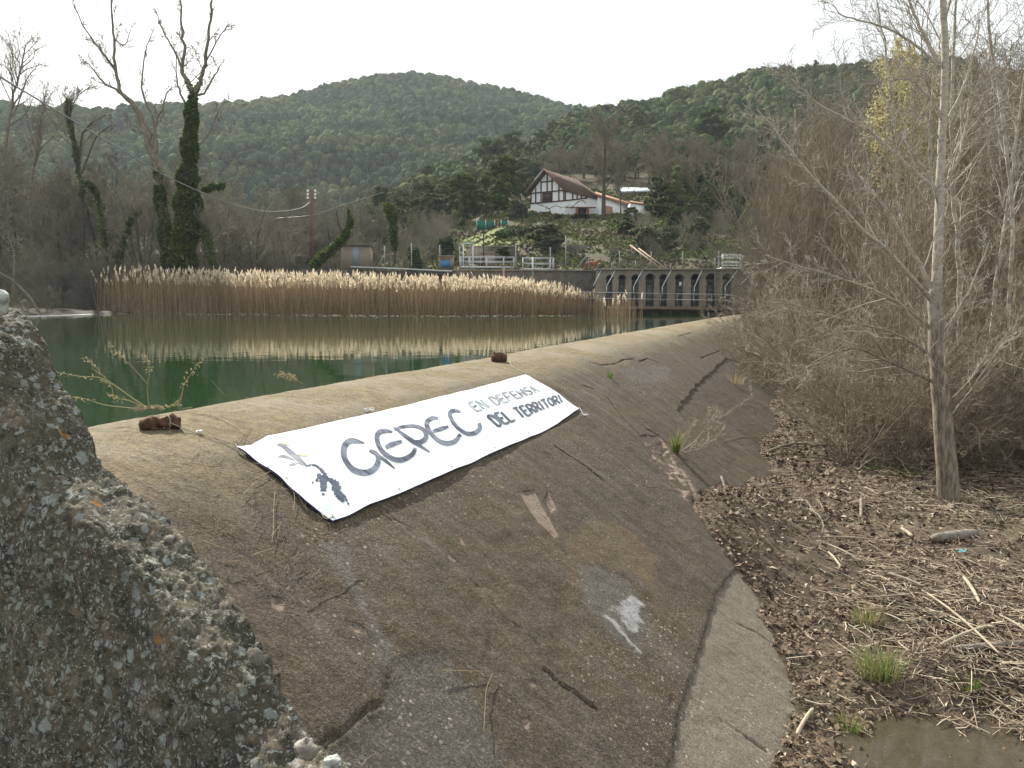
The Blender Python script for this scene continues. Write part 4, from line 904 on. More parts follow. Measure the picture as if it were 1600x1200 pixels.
grid_obj('lawn', gx, gy, hill_z(gx, gy)+.06+.03*fbm(gx*2, gy*2, 3), simple('bright_lawn', (.17, .19, .06), (.12, .14, .045), .8, .95, 0, .05), kind='structure')
for i in range(60):
    px = rr2.uniform(520, 790) if i < 42 else rr2.uniform(1000, 1200); D = rr2.uniform(98, 150) if i < 42 else rr2.uniform(92, 118)
    put(EV[['pal', 'pin', 'oak2', 'pal'][i % 4]], px, D, rr2.uniform(.38, .72), ['pale green pine on the near hillside', 'green pine on the near hillside', 'dark rounded holm oak on the near hillside', 'pale green pine on the near hillside'][i % 4], G3)
# ---- far woods as masses
def mass(name, mat, region, zf, n, hsz, per, leaf, label, seed):
    global rng
    sv = rng; rng = np.random.default_rng(seed); px = rng.uniform(*region[0], n); D = np.sqrt(rng.uniform(region[1][0]**2, region[1][1]**2, n)); base = np.stack([ (at(0, 468, 1)-CAM)[:2]*0+0 for _ in range(1)])
    lat = (px-800)/F*D/1.0053; x = D*HD[0]+lat*RT[0]; y = D*HD[1]+lat*RT[1]; z = zf(x, y); ok = (D < (275 if zf is hill_z else 450+130*np.exp(-((px-650)/330)**2)+.02*px))
    px, D, x, y, z = px[ok], D[ok], x[ok], y[ok], z[ok]; n = len(px)
    s = (hsz[0]+(hsz[1]-hsz[0])*rng.random(n)**1.8)*(1+.5*fbm(x/30, y/30, 2)); C = np.stack([x, y, z+s*.75], -1)
    na, nb = 5, 8; A_, B_ = np.meshgrid(np.linspace(.05, 2.2, na), np.arange(nb)*2*math.pi/nb, indexing='ij'); u = np.stack([np.sin(A_)*np.cos(B_), np.sin(A_)*np.sin(B_), np.cos(A_)], -1).reshape(-1, 3)
    lob = 1+.55*fbm(u[None, :, 0]*1.6+x[:, None]*3.1, u[None, :, 1]*1.6+u[None, :, 2]*2+y[:, None]*1.3, 3)
    Vb = (C[:, None]+u[None]*(s*.60)[:, None, None]*lob[..., None]*[1, 1, 1.15]).reshape(-1, 3); ix = np.arange(na*nb).reshape(na, nb); jx = np.roll(ix, -1, 1)
    q0 = np.stack([ix[:-1], ix[1:], jx[1:], jx[:-1]], -1).reshape(-1, 4); Qb = (q0[None]+np.arange(n)[:, None, None]*na*nb).reshape(-1, 4)
    v = rng.normal(size=(n, per, 3)); v /= np.linalg.norm(v, axis=2, keepdims=True); v[..., 2] = np.abs(v[..., 2])*1.15-.1; lob = 1+.4*fbm(v[..., 0]*1.7+x[:, None]*3.1, v[..., 1]*1.7+v[..., 2]*2, 2)
    P = (C[:, None]+v*(s*.74)[:, None, None]*lob[..., None]*rng.uniform(.72, 1.12, (n, per, 1))).reshape(-1, 3); V, Q = quads(P, leaf, 0, 1.3)
    tone = rng.random(n); tone = .6*tone+.4*(.5+fbm(x/25, y/25, 3)); me = mesh_np(name, np.vstack([Vb, V]), np.vstack([Qb, Q+len(Vb)])); me.attributes.new('tone', 'FLOAT', 'POINT').data.foreach_set('value', np.concatenate([np.repeat(tone, na*nb), np.repeat(tone, per*4)]).astype(np.float32))
    o = link(name, me, mat, None, label, kind='stuff'); rng = sv; return o
M['far_wood'] = foliage('far_wood_leaves', (.018, .036, .020), (.060, .088, .042))
nf = N('mountain_wood_leaves'); co = nf.co(); nf.b.inputs['Specular IOR Level'].default_value = .05
cA = nf.ramp(nf.attr('tone'), [(.1, (.04, .062, .032)), (.45, (.075, .105, .048)), (.7, (.115, .15, .06)), (.95, (.19, .205, .10))]); cB = nf.mix(nf.rng(nf.noise(co, .9, 4, .7), .4, .65, 0, .6), cA, (.03, .042, .024)); nf.bump(nf.noise(co, 1.2, 4, .8), 1., .6); M['mwood'] = nf.done(cB, 1.)
mass('mountain_wood', M['mwood'], ((-60, 1010), (300, 585)), mount_z, 19000, (1.5, 5.0), 62, .46, 'dense evergreen wood covering the far mountain', 91)
mass('hillside_wood', M['mwood'], ((560, 1500), (150, 268)), hill_z, 8500, (.9, 3.2), 84, .27, 'dense evergreen wood covering the near spur', 92)
mass('hillside_wood', M['mwood'], ((-200, 560), (110, 235)), hill_z, 800, (2.0, 3.6), 90, .42, 'mixed wood on the valley floor behind the bare trees', 93)
# rough grass and dead growth over the near slopes
n_ = 60000; px = rng.uniform(480, 1300, n_); D = np.sqrt(rng.uniform(65**2, 125**2, n_)); lat = (px-800)/F*D/1.0053; x = D*HD[0]+lat*RT[0]; y = D*HD[1]+lat*RT[1]; z = hill_z(x, y); kp = fbm(x/2.5, y/2.5, 3)+.12 > rng.uniform(-.3, .3, n_)
V, Q = quads(np.stack([x, y, z+.08], -1)[kp], .26, 0, 1.6); ng = N('rough_slope_grass'); cg = ng.ramp(ng.island(), [(0, (.06, .052, .032)), (.4, (.12, .098, .058)), (.7, (.15, .13, .07)), (1, (.22, .19, .11))]); cg = ng.mix(ng.rng(ng.noise(ng.co(), .16, 3), .42, .54, 0, .9), cg, ng.ramp(ng.island(), [(0, (.07, .10, .025)), (1, (.17, .21, .06))]))
link('rough_grass', mesh_np('rough_grass', V, Q), ng.done(cg, .95), None, 'rough dry grass and undergrowth covering the near slopes', kind='stuff')
# ================================================================== far bank structures
WD = 62.0
def wp(px, py, D=WD): return at(px, py, D)
M['old_conc'] = simple('old_grey_concrete', (.31, .275, .23), (.20, .175, .145), 1.2, .95, 0, .02)
M['dark_stone'] = simple('dark_stone_masonry', (.16, .14, .115), (.085, .075, .062), 2.5, .95, 0, .04)
M['dark_void'] = simple('dark_mottled_recess', (.10, .088, .076), (.02, .018, .015), 2)  # dark mottled tone for the arch recess and the low wall
M['grille'] = simple('grey_grille_steel', (.26, .275, .275), (.18, .19, .19), 3, .6, .3)
M['bright'] = simple('pale_galvanised_steel', (.62, .66, .68), (.50, .54, .56), 2, .5, .2)
M['beige'] = simple('beige_render', (.27, .235, .19), (.20, .175, .145), 1.5)
wall_root = empty('arched_wall', wp(1060, 470), 'long grey concrete wall with nine tall arched openings at the far end of the weir', 'wall')
w0 = np.array(wall_root.location)
arch = [(951.9, 9.5), (971.6, 10.5), (992.2, 11), (1015.3, 13.5), (1036.3, 12), (1061, 12), (1086, 13), (1110.3, 14.5), (1135.6, 13)]
zt = zof(422, WD); z0w = -.6; zsp = zof(436, WD); zbt = zof(479, WD)
def wx(px): return (px-800)/F*WD/1.0053
def W3(x, z, dd=0.): return HD*(WD+dd)+RT*x+np.array([0, 0, z])-w0
mb = MB(); xl = wx(930); xr = wx(1262)
def fq(x0, x1, za0, za1, zb0, zb1, d=0.): mb.add([W3(x0, za0, d), W3(x1, za1, d), W3(x1, zb1, d), W3(x0, zb0, d)], [(0, 1, 2, 3)])
cur = xl
for (c, wd) in arch:
    xc = wx(c); hw = wd/2/F*WD; fq(cur, xc-hw, z0w, z0w, zt, zt)
    a = np.linspace(math.pi, 0, 13); ax_ = xc+hw*np.cos(a); az = zsp+hw*1.15*np.sin(a)
    for i in range(12):
        fq(ax_[i], ax_[i+1], az[i], az[i+1], zt, zt); mb.add([W3(ax_[i], az[i]), W3(ax_[i+1], az[i+1]), W3(ax_[i+1], az[i+1], .7), W3(ax_[i], az[i], .7)], [(0, 1, 2, 3)])
    for sx in (-hw, hw): mb.add([W3(xc+sx, zbt), W3(xc+sx, zsp), W3(xc+sx, zsp, .7), W3(xc+sx, zbt, .7)], [(0, 1, 2, 3)])
    mb.add([W3(xc-hw, zbt), W3(xc+hw, zbt), W3(xc+hw, zbt, .7), W3(xc-hw, zbt, .7)], [(0, 1, 2, 3)]); fq(xc-hw, xc+hw, z0w, z0w, zbt, zbt); cur = xc+hw
fq(cur, xr, z0w, z0w, zt, zt)
mb.add([W3(xl, zt), W3(xr, zt), W3(xr, zt, 1.4), W3(xl, zt, 1.4)], [(0, 1, 2, 3)]); mb.add([W3(xr, z0w), W3(xr, zt), W3(xr, zt, 1.4), W3(xr, z0w, 1.4)], [(0, 1, 2, 3)])
mb.build('wall_face', M['old_conc'], wall_root)
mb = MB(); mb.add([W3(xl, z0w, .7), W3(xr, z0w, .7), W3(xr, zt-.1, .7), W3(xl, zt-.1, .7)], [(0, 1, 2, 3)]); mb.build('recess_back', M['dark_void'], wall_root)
mb = MB(); mb.bar(W3(xl, zt+.05, .3), W3(xr, zt+.05, .3), .9, .10); mb.build('coping', M['beige'], wall_root)
for (c, wd) in arch:
    xc = wx(c); hw = wd/2/F*WD-.03; mb = MB()
    for z in np.linspace(zbt+.05, zsp-.15, 6): mb.bar(W3(xc-hw, z, .3), W3(xc+hw, z, .3), .05)
    for x in np.linspace(-hw, hw, 5): mb.bar(W3(xc+x, zbt, .32), W3(xc+x, zsp+.02, .32), .035)
    mb.box(W3(xc, (zbt+zsp)/2-.25, .45), (hw*1.7, .03, (zsp-zbt)*.78), YAW); mb.build('grille', M['grille'], wall_root)
    a = np.linspace(math.pi, 0, 15); mb = MB(); r0 = hw+.03
    for i in range(14): mb.bar(W3(xc+(r0+.04)*math.cos(a[i]), zsp+(r0*1.15+.04)*math.sin(a[i]), -.02), W3(xc+(r0+.04)*math.cos(a[i+1]), zsp+(r0*1.15+.04)*math.sin(a[i+1]), -.02), .05, .08)
    mb.build('arch_ring', M['dark_stone'], wall_root)
mb = MB(); p = W3(wx(1063.5), zof(444, WD), .2); mb.box(p, (.20, .02, .32), YAW); mb.build('notice', M['white'], wall_root)
for P in ([(939, 423), (927, 447)], [(961, 423), (948, 447), (948, 457)], [(1004, 422), (990, 448), (990, 458)], [(1049, 422), (1035, 448), (1035, 459)], [(1097, 422), (1085, 449), (1085, 460)], [(1153, 422), (1133, 448), (1133, 461)], [(1181, 420), (1157, 445)]):
    mb = MB()
    Q3 = [wp(P[0][0], P[0][1], WD-.08)-w0]+[wp(x, y, WD-1.1)-w0 for x, y in P[1:]]
    for a, b in zip(Q3[:-1], Q3[1:]): mb.bar(a, b, .055)
    mb.build('brace', M['bright'], wall_root)
# walkway
wk = empty('walkway', wp(1060, 482, WD-.6), 'narrow concrete walkway above the water along the foot of the arched wall', 'walkway'); k0 = np.array(wk.location)
mb = MB(); mb.bar(wp(900, 480, WD-.65)-k0, wp(1180, 484.5, WD-.65)-k0, 1.2, .16); mb.build('deck', simple('rusty_concrete_edge', (.20, .13, .09), (.15, .11, .08), 2), wk)
mb = MB()
for px in np.arange(1000, 1180, 24): mb.bar(wp(px, 481, WD-.4)-k0-up3*.02, wp(px, 481, WD-.4)-k0-up3*1.2, .5, .5)
mb.build('pier_row', M['dark_stone'], wk)
ra = empty('railing', wp(1060, 482, WD-1.15), 'thin steel two bar railing along the walkway below the arches', 'railing'); k0 = np.array(ra.location)
for L in ([(905, 456), (1058, 459), (1133, 460), (1156, 463)], [(905, 465.5), (1058, 468), (1133, 469), (1156, 473)]):
    mb = MB()
    for a, b in zip(L[:-1], L[1:]): mb.bar(wp(*a, WD-1.15)-k0, wp(*b, WD-1.15)-k0, .045)
    mb.build('rail', M['bright'], ra)
for px in (1008, 1032, 1058, 1084, 1112, 1133, 1155, 984, 960): mb = MB(); mb.bar(wp(px, 459, WD-1.15)-k0, wp(px, 481, WD-1.15)-k0, .04); mb.build('post', M['steel'], ra)
ld = empty('ladder', wp(1122, 480, WD-.3), 'steel access ladder fixed to the arched wall left of the last arch', 'ladder'); k0 = np.array(ld.location)
for px in (1117, 1127): mb = MB(); mb.bar(wp(px, 424, WD-.3)-k0, wp(px, 480, WD-.3)-k0, .045); mb.build('side_rail', M['grille'], ld)
mb = MB()
for py in np.arange(426, 480, 5.2): mb.bar(wp(1117, py, WD-.3)-k0, wp(1127, py, WD-.3)-k0, .035)
mb.build('rungs', M['grille'], ld)
# plain wall left of the arches, running behind the reeds
def slab(name, a, b, zb, th, mat, label, cat='wall', cop=None):
    a = np.array(a); b = np.array(b); r = empty(name, a, label, cat); d = b-a; m = MB(); nrm = np.array([-d[1], d[0], 0]); nrm /= np.linalg.norm(nrm); 
    P = [np.zeros(3), d, [d[0], d[1], zb-a[2]], [0, 0, zb-a[2]]]; m.prism(P, nrm*th); m.build('wall_face', mat, r)
    if cop: m = MB(); m.bar(up3*.05+nrm*th/2, d+up3*.05+nrm*th/2, th+.12, .09); m.build('coping', cop, r)
    return r
slab('retaining_wall', wp(706, 423, 62.05), wp(929.5, 424, 62.05), -.6, 1.2, M['dark_stone'], 'dark mossy retaining wall rising behind the reed plumes left of the arches', 'wall', M['old_conc'])
slab('retaining_wall', wp(470, 421, 65.5), wp(705, 424, 62.3), -.6, .8, M['dark_void'], 'low dark wall from the concrete hut to the blue doored box, mostly hidden by reeds')
# platforms
def platform(label, px0, px1, ydk, ytop, D, posts, mids, depth=1.6, mat=None, name='steel_platform'):
    r = empty(name, wp(px0, ydk, D), label, 'platform'); k = np.array(r.location); mat = mat or M['bright']
    m = MB(); q = [wp(px0, ydk, D), wp(px1, ydk+.6, D)]; m.bar((q[0]+q[1])/2*0+q[0]+HD*depth/2-k, q[1]+HD*depth/2-k, depth, .12); m.build('deck', mat, r)
    for px in posts:
        m = MB(); m.bar(wp(px, ytop, D)-k, wp(px, ydk, D)-k, .06); m.build('post', mat, r); m = MB(); m.bar(wp(px, ytop, D)+HD*depth-k, wp(px, ydk, D)+HD*depth-k, .05); m.build('post', M['steel'], r)
    for py in [ytop]+mids:
        m = MB(); m.bar(wp(px0, py, D)-k, wp(px1, py+.5, D)-k, .055); m.build('rail', mat, r); m = MB(); m.bar(wp(px0, py, D)+HD*depth-k, wp(px1, py+.5, D)+HD*depth-k, .045); m.build('rail', M['steel'], r)
    return r, k
r, k = platform('galvanised platform with a tall portal frame, behind the reed plumes', 719, 803, 417, 401, 62.2, (719, 733, 760, 787, 803), [408])
m = MB(); m.bar(wp(724, 380, 62.4)-k, wp(724, 417, 62.4)-k, .07); m.bar(wp(739, 380, 62.4)-k, wp(739, 417, 62.4)-k, .07); m.bar(wp(723, 380.5, 62.4)-k, wp(740, 380.5, 62.4)-k, .10); m.build('portal_frame', M['bright'], r)
r, k = platform('smaller galvanised railed platform on the dark wall, beside the horse', 817, 865, 420, 402.5, 62.2, (817, 833, 860, 865), [411])
m = MB(); m.bar(wp(832.5, 402, 62.1)-k, wp(832.5, 440, 62.1)-k, .11); m.build('gauge_pipe', M['bright'], r)
r, k = platform('steel platform with a slatted barrier gate on top of the arched wall', 1128, 1212, 419, 399.5, 62.3, (1160, 1179, 1194, 1212), [409])
m = MB()
for py in (397.5, 403, 409, 414.5): m.bar(wp(1129, py, 62.2)-k, wp(1157, py+.4, 62.2)-k, .09)
for px in (1129, 1157): m.bar(wp(px, 397, 62.2)-k, wp(px, 419, 62.2)-k, .11)
m.build('barrier_gate', M['white'], r)
# lamp, gauge, fence
lp = empty('lamp_post', wp(755.5, 416, 63.6), 'thin dark lamp post standing behind the portal frame platform', 'lamp post'); k = np.array(lp.location)
m = MB(); m.line([wp(755.5, 416, 63.6)-k, wp(755.5, 364, 63.6)-k], [.06, .045], 8); m.build('pole', M['dark_steel'], lp, True); m = MB(); m.box(wp(756, 362.5, 63.6)-k, (.28, .12, .10), YAW); m.build('lamp_head', M['dark_steel'], lp)
st_ = simple('gauge_white', (.7, .7, .7)); m = MB(); gp = wp(787, 430, 61.6)
for i in range(9): m.box(wp(787, 420+i*3.4, 61.6)-gp, (.14, .05, .09), YAW)
o = m.build('gauge_staff', st_, None); o.location = tuple(gp); tag(o, 'red and white banded water level staff above the reed plumes', 'gauge')
m = MB()
for i in range(9): m.box(wp(787, 421.7+i*3.4, 61.6)-gp, (.14, .05, .085), YAW)
m.build('red_bands', simple('gauge_red', (.55, .08, .07)), o)
fl = simple('fence_concrete', (.36, .37, .36), (.28, .29, .28), 4)
def fence(label, L, D, brace=None, wires=True):
    r = empty('wire_fence', wp(L[0][0], L[0][2], D), label, 'fence'); k = np.array(r.location)
    for (px, pt, pb_) in L: m = MB(); m.bar(wp(px, pt, D)-k, wp(px, pb_, D)-k, .07); m.build('post', fl, r)
    if brace:
        for (a, b) in brace: m = MB(); m.bar(wp(*a, D)-k, wp(*b, D)-k, .06); m.build('brace', fl, r)
    m = MB()
    for (a, b) in zip(L[:-1], L[1:]):
        for t in np.linspace(.04, .9, 9): m.bar(wp(a[0], a[1]+(a[2]-a[1])*t, D)-k, wp(b[0], b[1]+(b[2]-b[1])*t, D)-k, .009)
    m.build('wire', M['grille'], r)
fence('tall wire fence on thin posts right of the concrete hut', [(601, 384, 417), (643, 380, 417), (687, 383, 417), (718, 384, 417)], 64.4, [((601, 397), (590, 416))])
fence('tall wire fence on thin posts running from the platforms to the gantry', [(806, 380, 418), (860, 386, 420), (884, 368, 422), (920, 392, 422), (968, 392, 421), (1017.5, 393, 421), (1067, 393, 421), (1123, 392, 420), (1173, 393, 420), (1230, 394, 420)], 64.0, [((919, 396), (899, 422))])
fence('low row of short wooden pegs along the grassy bank above the arches', [(956, 410, 421), (993, 407, 421), (1048, 411, 421), (1117, 402, 421)], 63.7)
hr = empty('handrail', wp(985, 384, 70), 'pair of sloping wooden handrails coming down the grassy bank above the arches', 'handrail'); k = np.array(hr.location); wd_ = simple('pale_timber', (.34, .27, .19), (.26, .2, .14), 5)
for a, b in (((985, 383, 71), (1034, 421, 64.6)), ((998, 388, 71), (1038, 418, 64.8))):
    m = MB(); m.bar(at(*a)-k, at(*b)-k, .09); m.build('rail', wd_, hr)
    for t in (.05, .35, .65, .95): q = at(*a)*(1-t)+at(*b)*t; m = MB(); m.bar(q-k, q-k-up3*.75, .08); m.build('post', wd_, hr)
# huts
hx = 66.5
def bx(m, px0, px1, py0, py1, D, dep, k, ex=0.):
    a = wp(px0, py1, D); b = wp(px1, py1, D); t = wp(px0, py0, D)[2]; P = [a-k, b-k, [*(b-k)[:2], t-k[2]], [*(a-k)[:2], t-k[2]]]; m.prism(P, HD*dep)
def hut(name, label, D, body, dep, roof, bm, rm, door=None, dm=None, lint=None, cat='hut'):
    r = empty(name, wp(body[0], body[3], D), label, cat); k = np.array(r.location); m = MB(); bx(m, *body, D, dep, k); m.build('wall', bm, r)
    m = MB(); bx(m, *roof, D-.12, dep+.24, k); m.build('roof', rm, r)
    if door: m = MB(); bx(m, *door, D-.03, .02, k); dd = m.build('door', dm, r); m = MB(); bx(m, door[1]-1.6, door[1]-1.0, (door[2]+door[3])/2, (door[2]+door[3])/2+1, D-.07, .03, k); m.build('handle', M['dark_steel'], dd)
    if lint: m = MB(); bx(m, *lint, D-.06, .05, k); m.build('lintel', simple('orange_brick', (.30, .17, .10)), r)
    return r
hut('concrete_hut', 'small flat roofed grey concrete hut with a blue grey metal door behind the reeds', 65, (533, 575, 384, 424), 2.2, (531, 576.5, 381.5, 384), M['beige'], M['dark_stone'], (550, 561, 386, 416.5), simple('blue_grey_door', (.20, .25, .30), (.26, .30, .33), 6, .5))
hut('valve_box', 'low masonry box with a bright blue door left of the portal frame platform', 63.6, (685, 708, 400.5, 420), 1.3, (684, 709, 399, 400.5), M['beige'], M['old_conc'], (688.5, 703, 406.5, 417.5), simple('bright_blue_paint', (.07, .22, .42), (.05, .17, .34), 4, .5), (688, 704, 402, 405))
hut('garden_shed', 'pinkish beige block shed seen through the railing right of the portal frame', 66, (750, 772, 395.5, 416), 1.8, (749, 773, 394, 395.5), simple('pink_beige_render', (.33, .26, .21), (.27, .22, .18)), M['old_conc'], (752, 757, 400, 415), M['timber'])
slab('terrace_wall', wp(728, 386, 74), wp(806, 386, 72), 3, .4, M['dark_stone'], 'rough stone terrace wall holding up the lawn', 'wall', M['old_conc'])
slab('terrace_wall', wp(884, 384, 76), wp(960, 381, 80), 4, .3, M['dark_stone'], 'low rubble terrace wall on the grass slope below the house')
pp_ = tube_thing('pipe', [wp(548, 417, 62.9), wp(620, 420, 62.7), wp(706, 424, 61.9)], .07, M['steel'], 'long grey pipe along the top of the low dark wall', 'pipe', 6)
# utility pole and cables
up_ = empty('utility_pole', at(487, 405, 76), 'rust red utility pole with white insulators above the leaning ivy tree', 'utility pole'); k = np.array(up_.location)
m = MB(); m.bar(at(487, 410, 76)-k, at(487, 296, 76)-k, .19, .16); m.build('pole', M['rust'], up_)
for py in (299, 304.5, 310): m = MB(); m.bar(at(480, py, 76)-k, at(493, py, 76)-k, .05); m.build('crossarm', M['rust'], up_)
for px in (481, 492.5):
    for py in (298, 303.5, 309): m = MB(); m.line([at(px, py+1.6, 76)-k, at(px, py, 76)-k, at(px, py-1.8, 76)-k], [.09, .12, .05], 8); m.build('insulator', M['white'], up_)
cb = simple('cable', (.34, .36, .38), (.26, .28, .3), 3, .5)
tube_thing('overhead_cable', [at(484, 316, 75.9), at(470, 325, 73.5), at(440, 330, 69), at(400, 328, 63.5), at(340, 310, 56), at(270, 280, 48), at(200, 240, 41), at(120, 192, 34), at(50, 150, 29), at(0, 120, 26), at(-120, 45, 21)], .028, cb, 'sagging overhead cable running from the rust red pole to the upper left', 'cable')
tube_thing('overhead_cable', [at(430, 341, 78), at(487, 336, 76), at(530, 322, 80), at(600, 300, 90)], .02, cb, 'fainter cable passing low across the rust red pole', 'cable')
# ================================================================== house
hs = empty('house', at(882, 343, 100), 'white half timbered house with a steep brown tiled roof on the hillside', 'house'); k = np.array(hs.location)
A0, B0, C0 = at(829, 352, 103), at(882, 352, 100), at(934, 352, 100.5); 
def hz_(py, D=100): return zof(py, D)
def vq(P, Q_, z0, z1a, z1b, d=0.): n_ = np.cross(Q_-P, up3); n_ /= np.linalg.norm(n_); o = n_*d; return [np.array([*P[:2], z0])+o-k, np.array([*Q_[:2], z0])+o-k, np.array([*Q_[:2], z1b])+o-k, np.array([*P[:2], z1a])+o-k]
zb = hz_(352); ze = hz_(297.5); zr = hz_(265.5); mid = (A0+B0)/2
DB = HD*7.0+RT*1.5                     # depth direction of the block
m = MB(); ga = vq(A0, B0, zb, ze, ze); gp_ = [ga[0], ga[1], ga[2], np.array([*mid[:2], zr])-k, ga[3]]; m.poly(gp_)
zc = hz_(309.5, 100.5); m.poly(vq(B0, C0, zb, ze, zc)); m.poly([v+DB for v in gp_][::-1]); m.poly([ga[0], ga[3], ga[3]+DB, ga[0]+DB]); cq = vq(B0, C0, zb, ze, zc); m.poly([cq[1], cq[2], cq[2]+DB, cq[1]+DB]); m.poly([x+DB for x in cq])
m.build('wall', M['white'], hs)
tile = N('brown_roof_tiles'); tco = tile.co('Object', (3.2, 3.2, 3.2)); wv = tile.t.nodes.new('ShaderNodeTexWave'); wv.inputs['Scale'].default_value = .9; tile.put(wv.inputs['Vector'], tco); tn = tile.noise(tile.co(), 1.5, 5, .7)
cc = tile.mix(tile.rng(tn, .35, .65), (.17, .115, .085), (.11, .08, .065)); cc = tile.mix(tile.math('MULTIPLY', wv.outputs[0], .35), cc, (.06, .04, .035)); tile.bump(wv.outputs[0], .6, .06); M['tile'] = tile.done(cc, .9)
M['otile'] = simple('orange_clay_tiles', (.34, .19, .12), (.22, .13, .09), 3, .85, 0, .03)
R0 = at(851, 264.5, 100.9); R1 = at(900, 280, 104.5); E0 = at(883.5, 297.5, 99.7); E1 = at(938, 312, 100.2); E2 = at(930, 297, 105)
m = MB()
def slabp(P, th=.14): 
    P = [np.array(p)-k for p in P]; n_ = np.cross(P[1]-P[0], P[2]-P[0]); n_ /= np.linalg.norm(n_); m.prism(P, -n_*th if n_[2] > 0 else n_*th)
slabp([R0, E0, E1, R1]); slabp([R1, E1, at(936, 306, 106)]); Lf = at(822, 300.5, 102.9); slabp([R0, R1+HD*2, Lf+DB, Lf]); m.build('roof', M['tile'], hs)
def beam(mm, a, b, t=.13): mm.bar(np.array(a)-k, np.array(b)-k, t, t)
gn = np.cross(B0-A0, up3); gn /= np.linalg.norm(gn); fn = np.cross(C0-B0, up3); fn /= np.linalg.norm(fn)
def gpt(t, z, d=.05): q = A0*(1-t)+B0*t; return np.array([q[0], q[1], z])+gn*d
def fpt(t, z, d=.05): q = B0*(1-t)+C0*t; return np.array([q[0], q[1], z])+fn*d
zbelt = hz_(313.5); beams = [(gpt(0, zbelt), gpt(1, zbelt)), (gpt(.02, ze+.02), gpt(.98, ze+.02)), (gpt(.32, hz_(281)), gpt(.68, hz_(281)))]
def gz(t): return ze+(zr-ze)*(1-abs(2*t-1))-.12
for t in (.02, .16, .32, .64, .84, .98): beams.append((gpt(t, zbelt), gpt(t, min(gz(t), 99))))
beams.append((gpt(.5, ze), gpt(.5, gz(.5))))
for t in (.02, .25, .39, .52, .66): 
    zz = ze+(zc-ze)*t-.1
    beams.append((fpt(t*.95, hz_(313.5)+t*.35), fpt(t*.95, zz)))
beams.append((fpt(0, zbelt), fpt(.68, hz_(309)))); beams.append((fpt(0, ze-.05), fpt(.7, zc+.35)))
for a, b in beams: m = MB(); beam(m, a, b); m.build('timber_beam', M['timber'], hs)
for a, b, mt in ((R0, Lf, M['beige']), (R0, E0, M['rust'])): m = MB(); beam(m, a+np.array(gn)*.1, b+np.array(gn)*.1, .2); m.build('verge_board', mt, hs)
def win(name, a, b, z0, z1, f, mt, frame=M['timber'], d=.03):
    m = MB(); P = [f(a, z0, d)-k, f(b, z0, d)-k, f(b, z1, d)-k, f(a, z1, d)-k]; m.prism(P, gn*.03); o = m.build(name, mt, hs); m = MB()
    for i in range(4): m.bar(P[i]+gn*.04, P[(i+1) % 4]+gn*.04, .08)
    m.build('frame', frame, o); return o
dkg = simple('dark_window_glass', (.05, .045, .05), (.03, .028, .03), 2, .3)
win('window', .37, .62, hz_(312), hz_(299), gpt, simple('brown_shutter', (.10, .075, .07), (.07, .055, .05), 4)); win('window', .33, .60, zb, hz_(328), gpt, simple('grey_green_shutter', (.16, .15, .12)), M['white'])
win('door', .40, .66, zb, hz_(324), fpt, dkg, simple('orange_brick_jamb', (.42, .2, .14)))
for t in (.36, .70): m = MB(); m.bar(fpt(t, zb, .08)-k, fpt(t, hz_(325), .08)-k, .35, .2); m.build('brick_jamb', simple('salmon_brick', (.42, .20, .14), (.36, .18, .12), 5), hs)
m = MB()
for t in np.linspace(.05, .85, 9): m.bar(fpt(t, hz_(324.5), .1)-k, fpt(t, hz_(326), 1.6)-k, .10)
m.bar(fpt(0, hz_(326), 1.5)-k, fpt(.85, hz_(325.5), 1.5)-k, .12); m.build('pergola', simple('old_pergola_wood', (.24, .15, .10)), hs)
pv = dict(n=[1, 5, 5, 4], seg=[5, 5, 4, 3], wob=[.3, .35, .3, .3], trop=[0, .02, 0, 0], start=[.1, .1, .1], len=[1, .35, .5, .5], ang=[0, .9, .9, .9], rl=.02)
limb_tree('vine', 'gnarled bare vine trained along the white house wall', 98.3, [([(861, 345), (860, 332), (858, 326), (848, 322), (838, 318)], .07, .03, 4, .5), ([(858, 326), (868, 322), (880, 324), (892, 319)], .045, .02, 4, .5), ([(892, 326), (900, 318), (910, 313), (916, 318)], .05, .03, 5, .8)], M['timber'], M['bark_grey'], pv, 77, .012, cat='vine')
# annex
an = empty('annex', at(936, 343, 99), 'low white annex with an orange tiled roof joined to the right of the house', 'building'); k = np.array(an.location)
Aa, Ab = at(934.6, 352, 99.6), at(986, 350, 100.5); m = MB(); q = [Aa, Ab, at(986, 323, 100.5), at(934.6, 308, 99.6)]; m.prism([x-k for x in q], HD*4); m.build('wall', M['white'], an)
m = MB(); q = [at(930, 305.5, 99.3), at(988, 323.5, 100.1), at(988, 320.5, 104.5), at(930, 302, 104)]; m.prism([x-k for x in q], up3*.22); m.build('roof', M['otile'], an)
m = MB(); q = [at(944, 350, 99.45), at(957, 350, 99.6), at(957, 323, 99.6), at(944, 321, 99.45)]; m.prism([x-k for x in q], -HD*.05); m.build('door', simple('terracotta_door', (.36, .18, .11), (.28, .2, .16), 3), an)
sh = empty('white_shed', at(988, 335, 97), 'long low whitewashed shed wall right of the annex', 'shed'); k = np.array(sh.location)
m = MB(); q = [at(986, 338, 97), at(1016, 338, 98), at(1016, 321.5, 98), at(986, 317, 97)]; m.prism([x-k for x in q], HD*3); m.build('wall', M['white'], sh); m = MB(); q = [at(984, 317, 96.8), at(1018, 322, 97.8), at(1018, 320, 101.5), at(984, 315, 100.5)]; m.prism([x-k for x in q], up3*.12); m.build('roof', M['otile'], sh)
tr_ = empty('tin_roofed_building', at(972, 325, 118), 'long low building with a pale tin roof behind the bare trees', 'building'); k = np.array(tr_.location)
